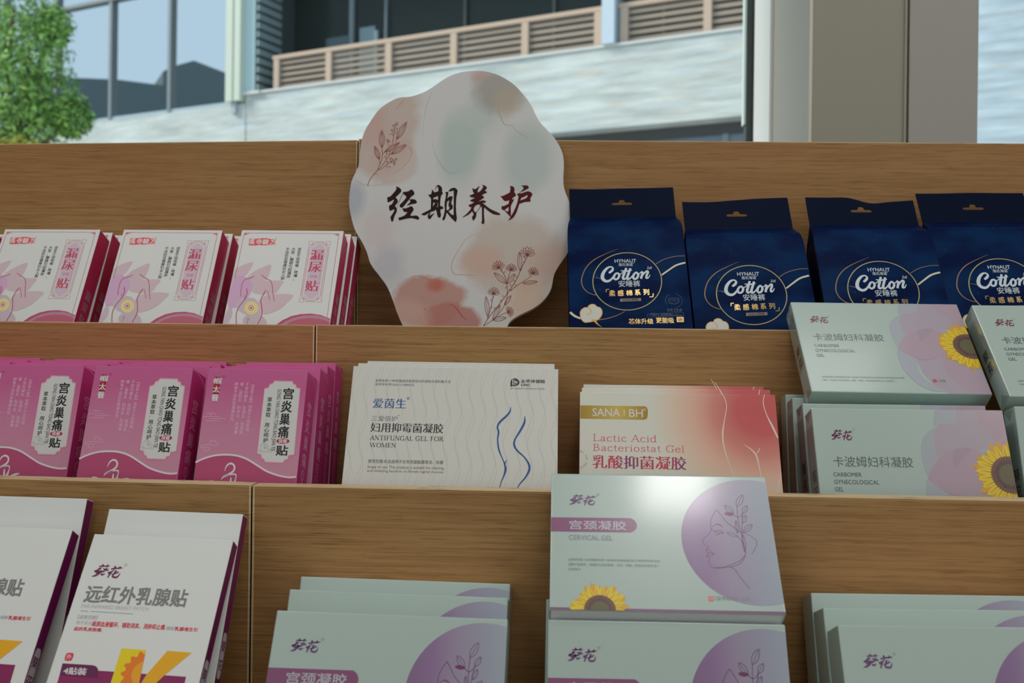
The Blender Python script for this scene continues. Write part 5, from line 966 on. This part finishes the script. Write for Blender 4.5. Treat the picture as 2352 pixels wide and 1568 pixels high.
for a_, b_ in zip(edges[:-1], edges[1:]): bp('pane', b_ + .06, a_ - .06, .14, .16, 6.66, 10.22, MIRROR, cw); bp('pane', b_ + .06, a_ - .06, .14, .16, 10.32, 12.5, MIRROR, cw)
for x in edges[1:]: bp('mullion', x - .06, x + .06, .02, .16, 6.45, 12.5, STEEL, cw)
bp('transom', -24, -11.33, .0, .16, 10.22, 10.32, STEEL, cw); bp('bottom_rail', -24, -11.33, .05, .2, 6.56, 6.68, mat('pale_blue_rail', (.42, .50, .54), rough=.4), cw); bp('backing', -24, -11.33, .3, .5, 6.6, 12.5, SOF, cw)
b2 = empty('annex_building', bw @ Matrix.Translation((8, 0, 0))); tag(b2, 'pale blue stone-clad building seen through the right window', 'building'); bp('stone_wall', -1.6, 6, 0, .6, -EYE, 9, STONEB, b2)

# houses whose roofs show as reflections in the mirrored panes
def house(nm, pts, label):
    o = Vector((.84, 23.08, 0)); away = Vector((pts[len(pts)//2][0] - o.x, pts[len(pts)//2][1] - o.y, 0)).normalized(); mb = MB(); n = len(pts)
    f_ = [Vector((x, y, z + EYE)) for x, y, z in pts]; b_ = [p + away*7 for p in f_]; g_ = [Vector((p.x, p.y, 0)) for p in f_]; gb = [Vector((p.x, p.y, 0)) for p in b_]
    V = f_ + b_ + g_ + gb; Fc = []
    for i in range(n - 1): Fc += [(i, i+1, n+i+1, n+i), (2*n+i, 2*n+i+1, i+1, i), (n+i, n+i+1, 3*n+i+1, 3*n+i)]
    Fc += [(0, n, 3*n, 2*n), (n-1, 2*n-1, 4*n-1, 3*n-1)]; mb.add(V, Fc, mat('dark_slate_roof', (.10, .145, .155), rough=.6)); return tag(mb.build(nm), label, 'building', kind='structure')
house('neighbouring_house', [(-52.6, 14.5, 18.7), (-52.2, 13.9, 19.1), (-51.3, 12.8, 19.5), (-49.6, 10.7, 18.5), (-48.5, 9.2, 17.9)], 'dark gabled house mirrored in the windows across the street')
house('neighbouring_house.001', [(-58.5, 22, 18.2), (-55.9, 18.5, 18.15), (-54.7, 17.0, 18.1), (-52.5, 14.3, 17.7)], 'long dark roof mirrored left of the gable in the windows')
gd = MB(); gd.box(-90, 60, WY + .25, 80, -.2, -.02, mat('pale_paving', (.42, .42, .40), rough=.8)); structure(gd.build('ground'), 'paved ground outside the shop', 'ground')

# tree by the window
def leaf_mat(name, a, b):
    mt = mat(name, a, rough=.55, spec=.3); k = N(mt); g = k.n('ShaderNodeNewGeometry'); k.col(k.ramp(g.outputs['Random Per Island'], ((0, a), (.6, tuple(lerp(x, y, .5) for x, y in zip(a, b))), (1, b))))
    k.b.inputs['Transmission Weight'].default_value = 0; return mt
def at(u, v, d): return Vector((0, 0, EYE)) + (cF + cX*((u - CX)/F_PX) + cY*((CY - v)/F_PX))*d
def plant(name, label, cat, blobs, n, size, mts, trunk, seed):
    rnd = random.Random(seed); b0 = Vector((trunk[0].x, trunk[0].y, 0)); root = empty(name, Matrix.Translation(b0)); tag(root, label, cat); mb = MB()
    for i in range(n):
        c, r = blobs[rnd.randrange(len(blobs))]; d = Vector((rnd.gauss(0, 1), rnd.gauss(0, 1), rnd.gauss(0, 1))).normalized(); p = c + d*r*(rnd.uniform(.55, 1.08)) - b0
        a = Vector((rnd.gauss(0, 1), rnd.gauss(0, 1), rnd.gauss(0, .7))).normalized(); s = size*rnd.uniform(.6, 1.25); u = (d + Vector((0, 0, .5)) + a*.8).normalized(); x = u.orthogonal().normalized(); x = (x*math.cos(i) + u.cross(x)*math.sin(i)); y = u.cross(x)
        mb.add([p - x*s, p - y*s*.36 + u*s*.08, p + x*s, p + y*s*.36 + u*s*.08], [(0, 1, 2, 3)], mts[0])
    mb.build('foliage', root); tk = MB(); tk.tube(Vector((0, 0, 0)), trunk[0] - b0, .11, mts[1], 12)
    for c, r in blobs: tk.tube(trunk[0] - b0, c - b0, .035, mts[1], 7)
    tk.build('trunk', root, smooth=True)
LEAF = leaf_mat('sunlit_green_leaves', (.085, .22, .05), (.46, .72, .15)); BARK = mat('grey_brown_bark', (.16, .12, .09), rough=.9)
D = 13.0; px_ = D/F_PX
plant('leafy_tree', 'bushy green tree outside the window at the left edge', 'tree', [(at(u, v, D + k), r*px_) for u, v, r, k in ((30,20,110,0), (-40,90,130,.4), (70,130,85,-.2), (20,200,105,-.3), (110,235,85,.1), (60,285,100,0), (-60,240,130,.3), (165,270,48,.1), (120,60,48,.2), (-40,320,120,0))], 9500, .052, (LEAF, BARK), (at(0, 420, D),), 4)
plant('yellow_shrub', 'small yellow-green shrub under the tree at the left edge', 'shrub', [(at(u, v, 10.5), r*10.5/F_PX) for u, v, r in ((45,338,26), (10,345,30), (75,348,24))], 900, .035, (leaf_mat('yellow_green_leaves', (.30, .34, .03), (.62, .52, .05)), BARK), (at(40, 420, 10.5),), 6)
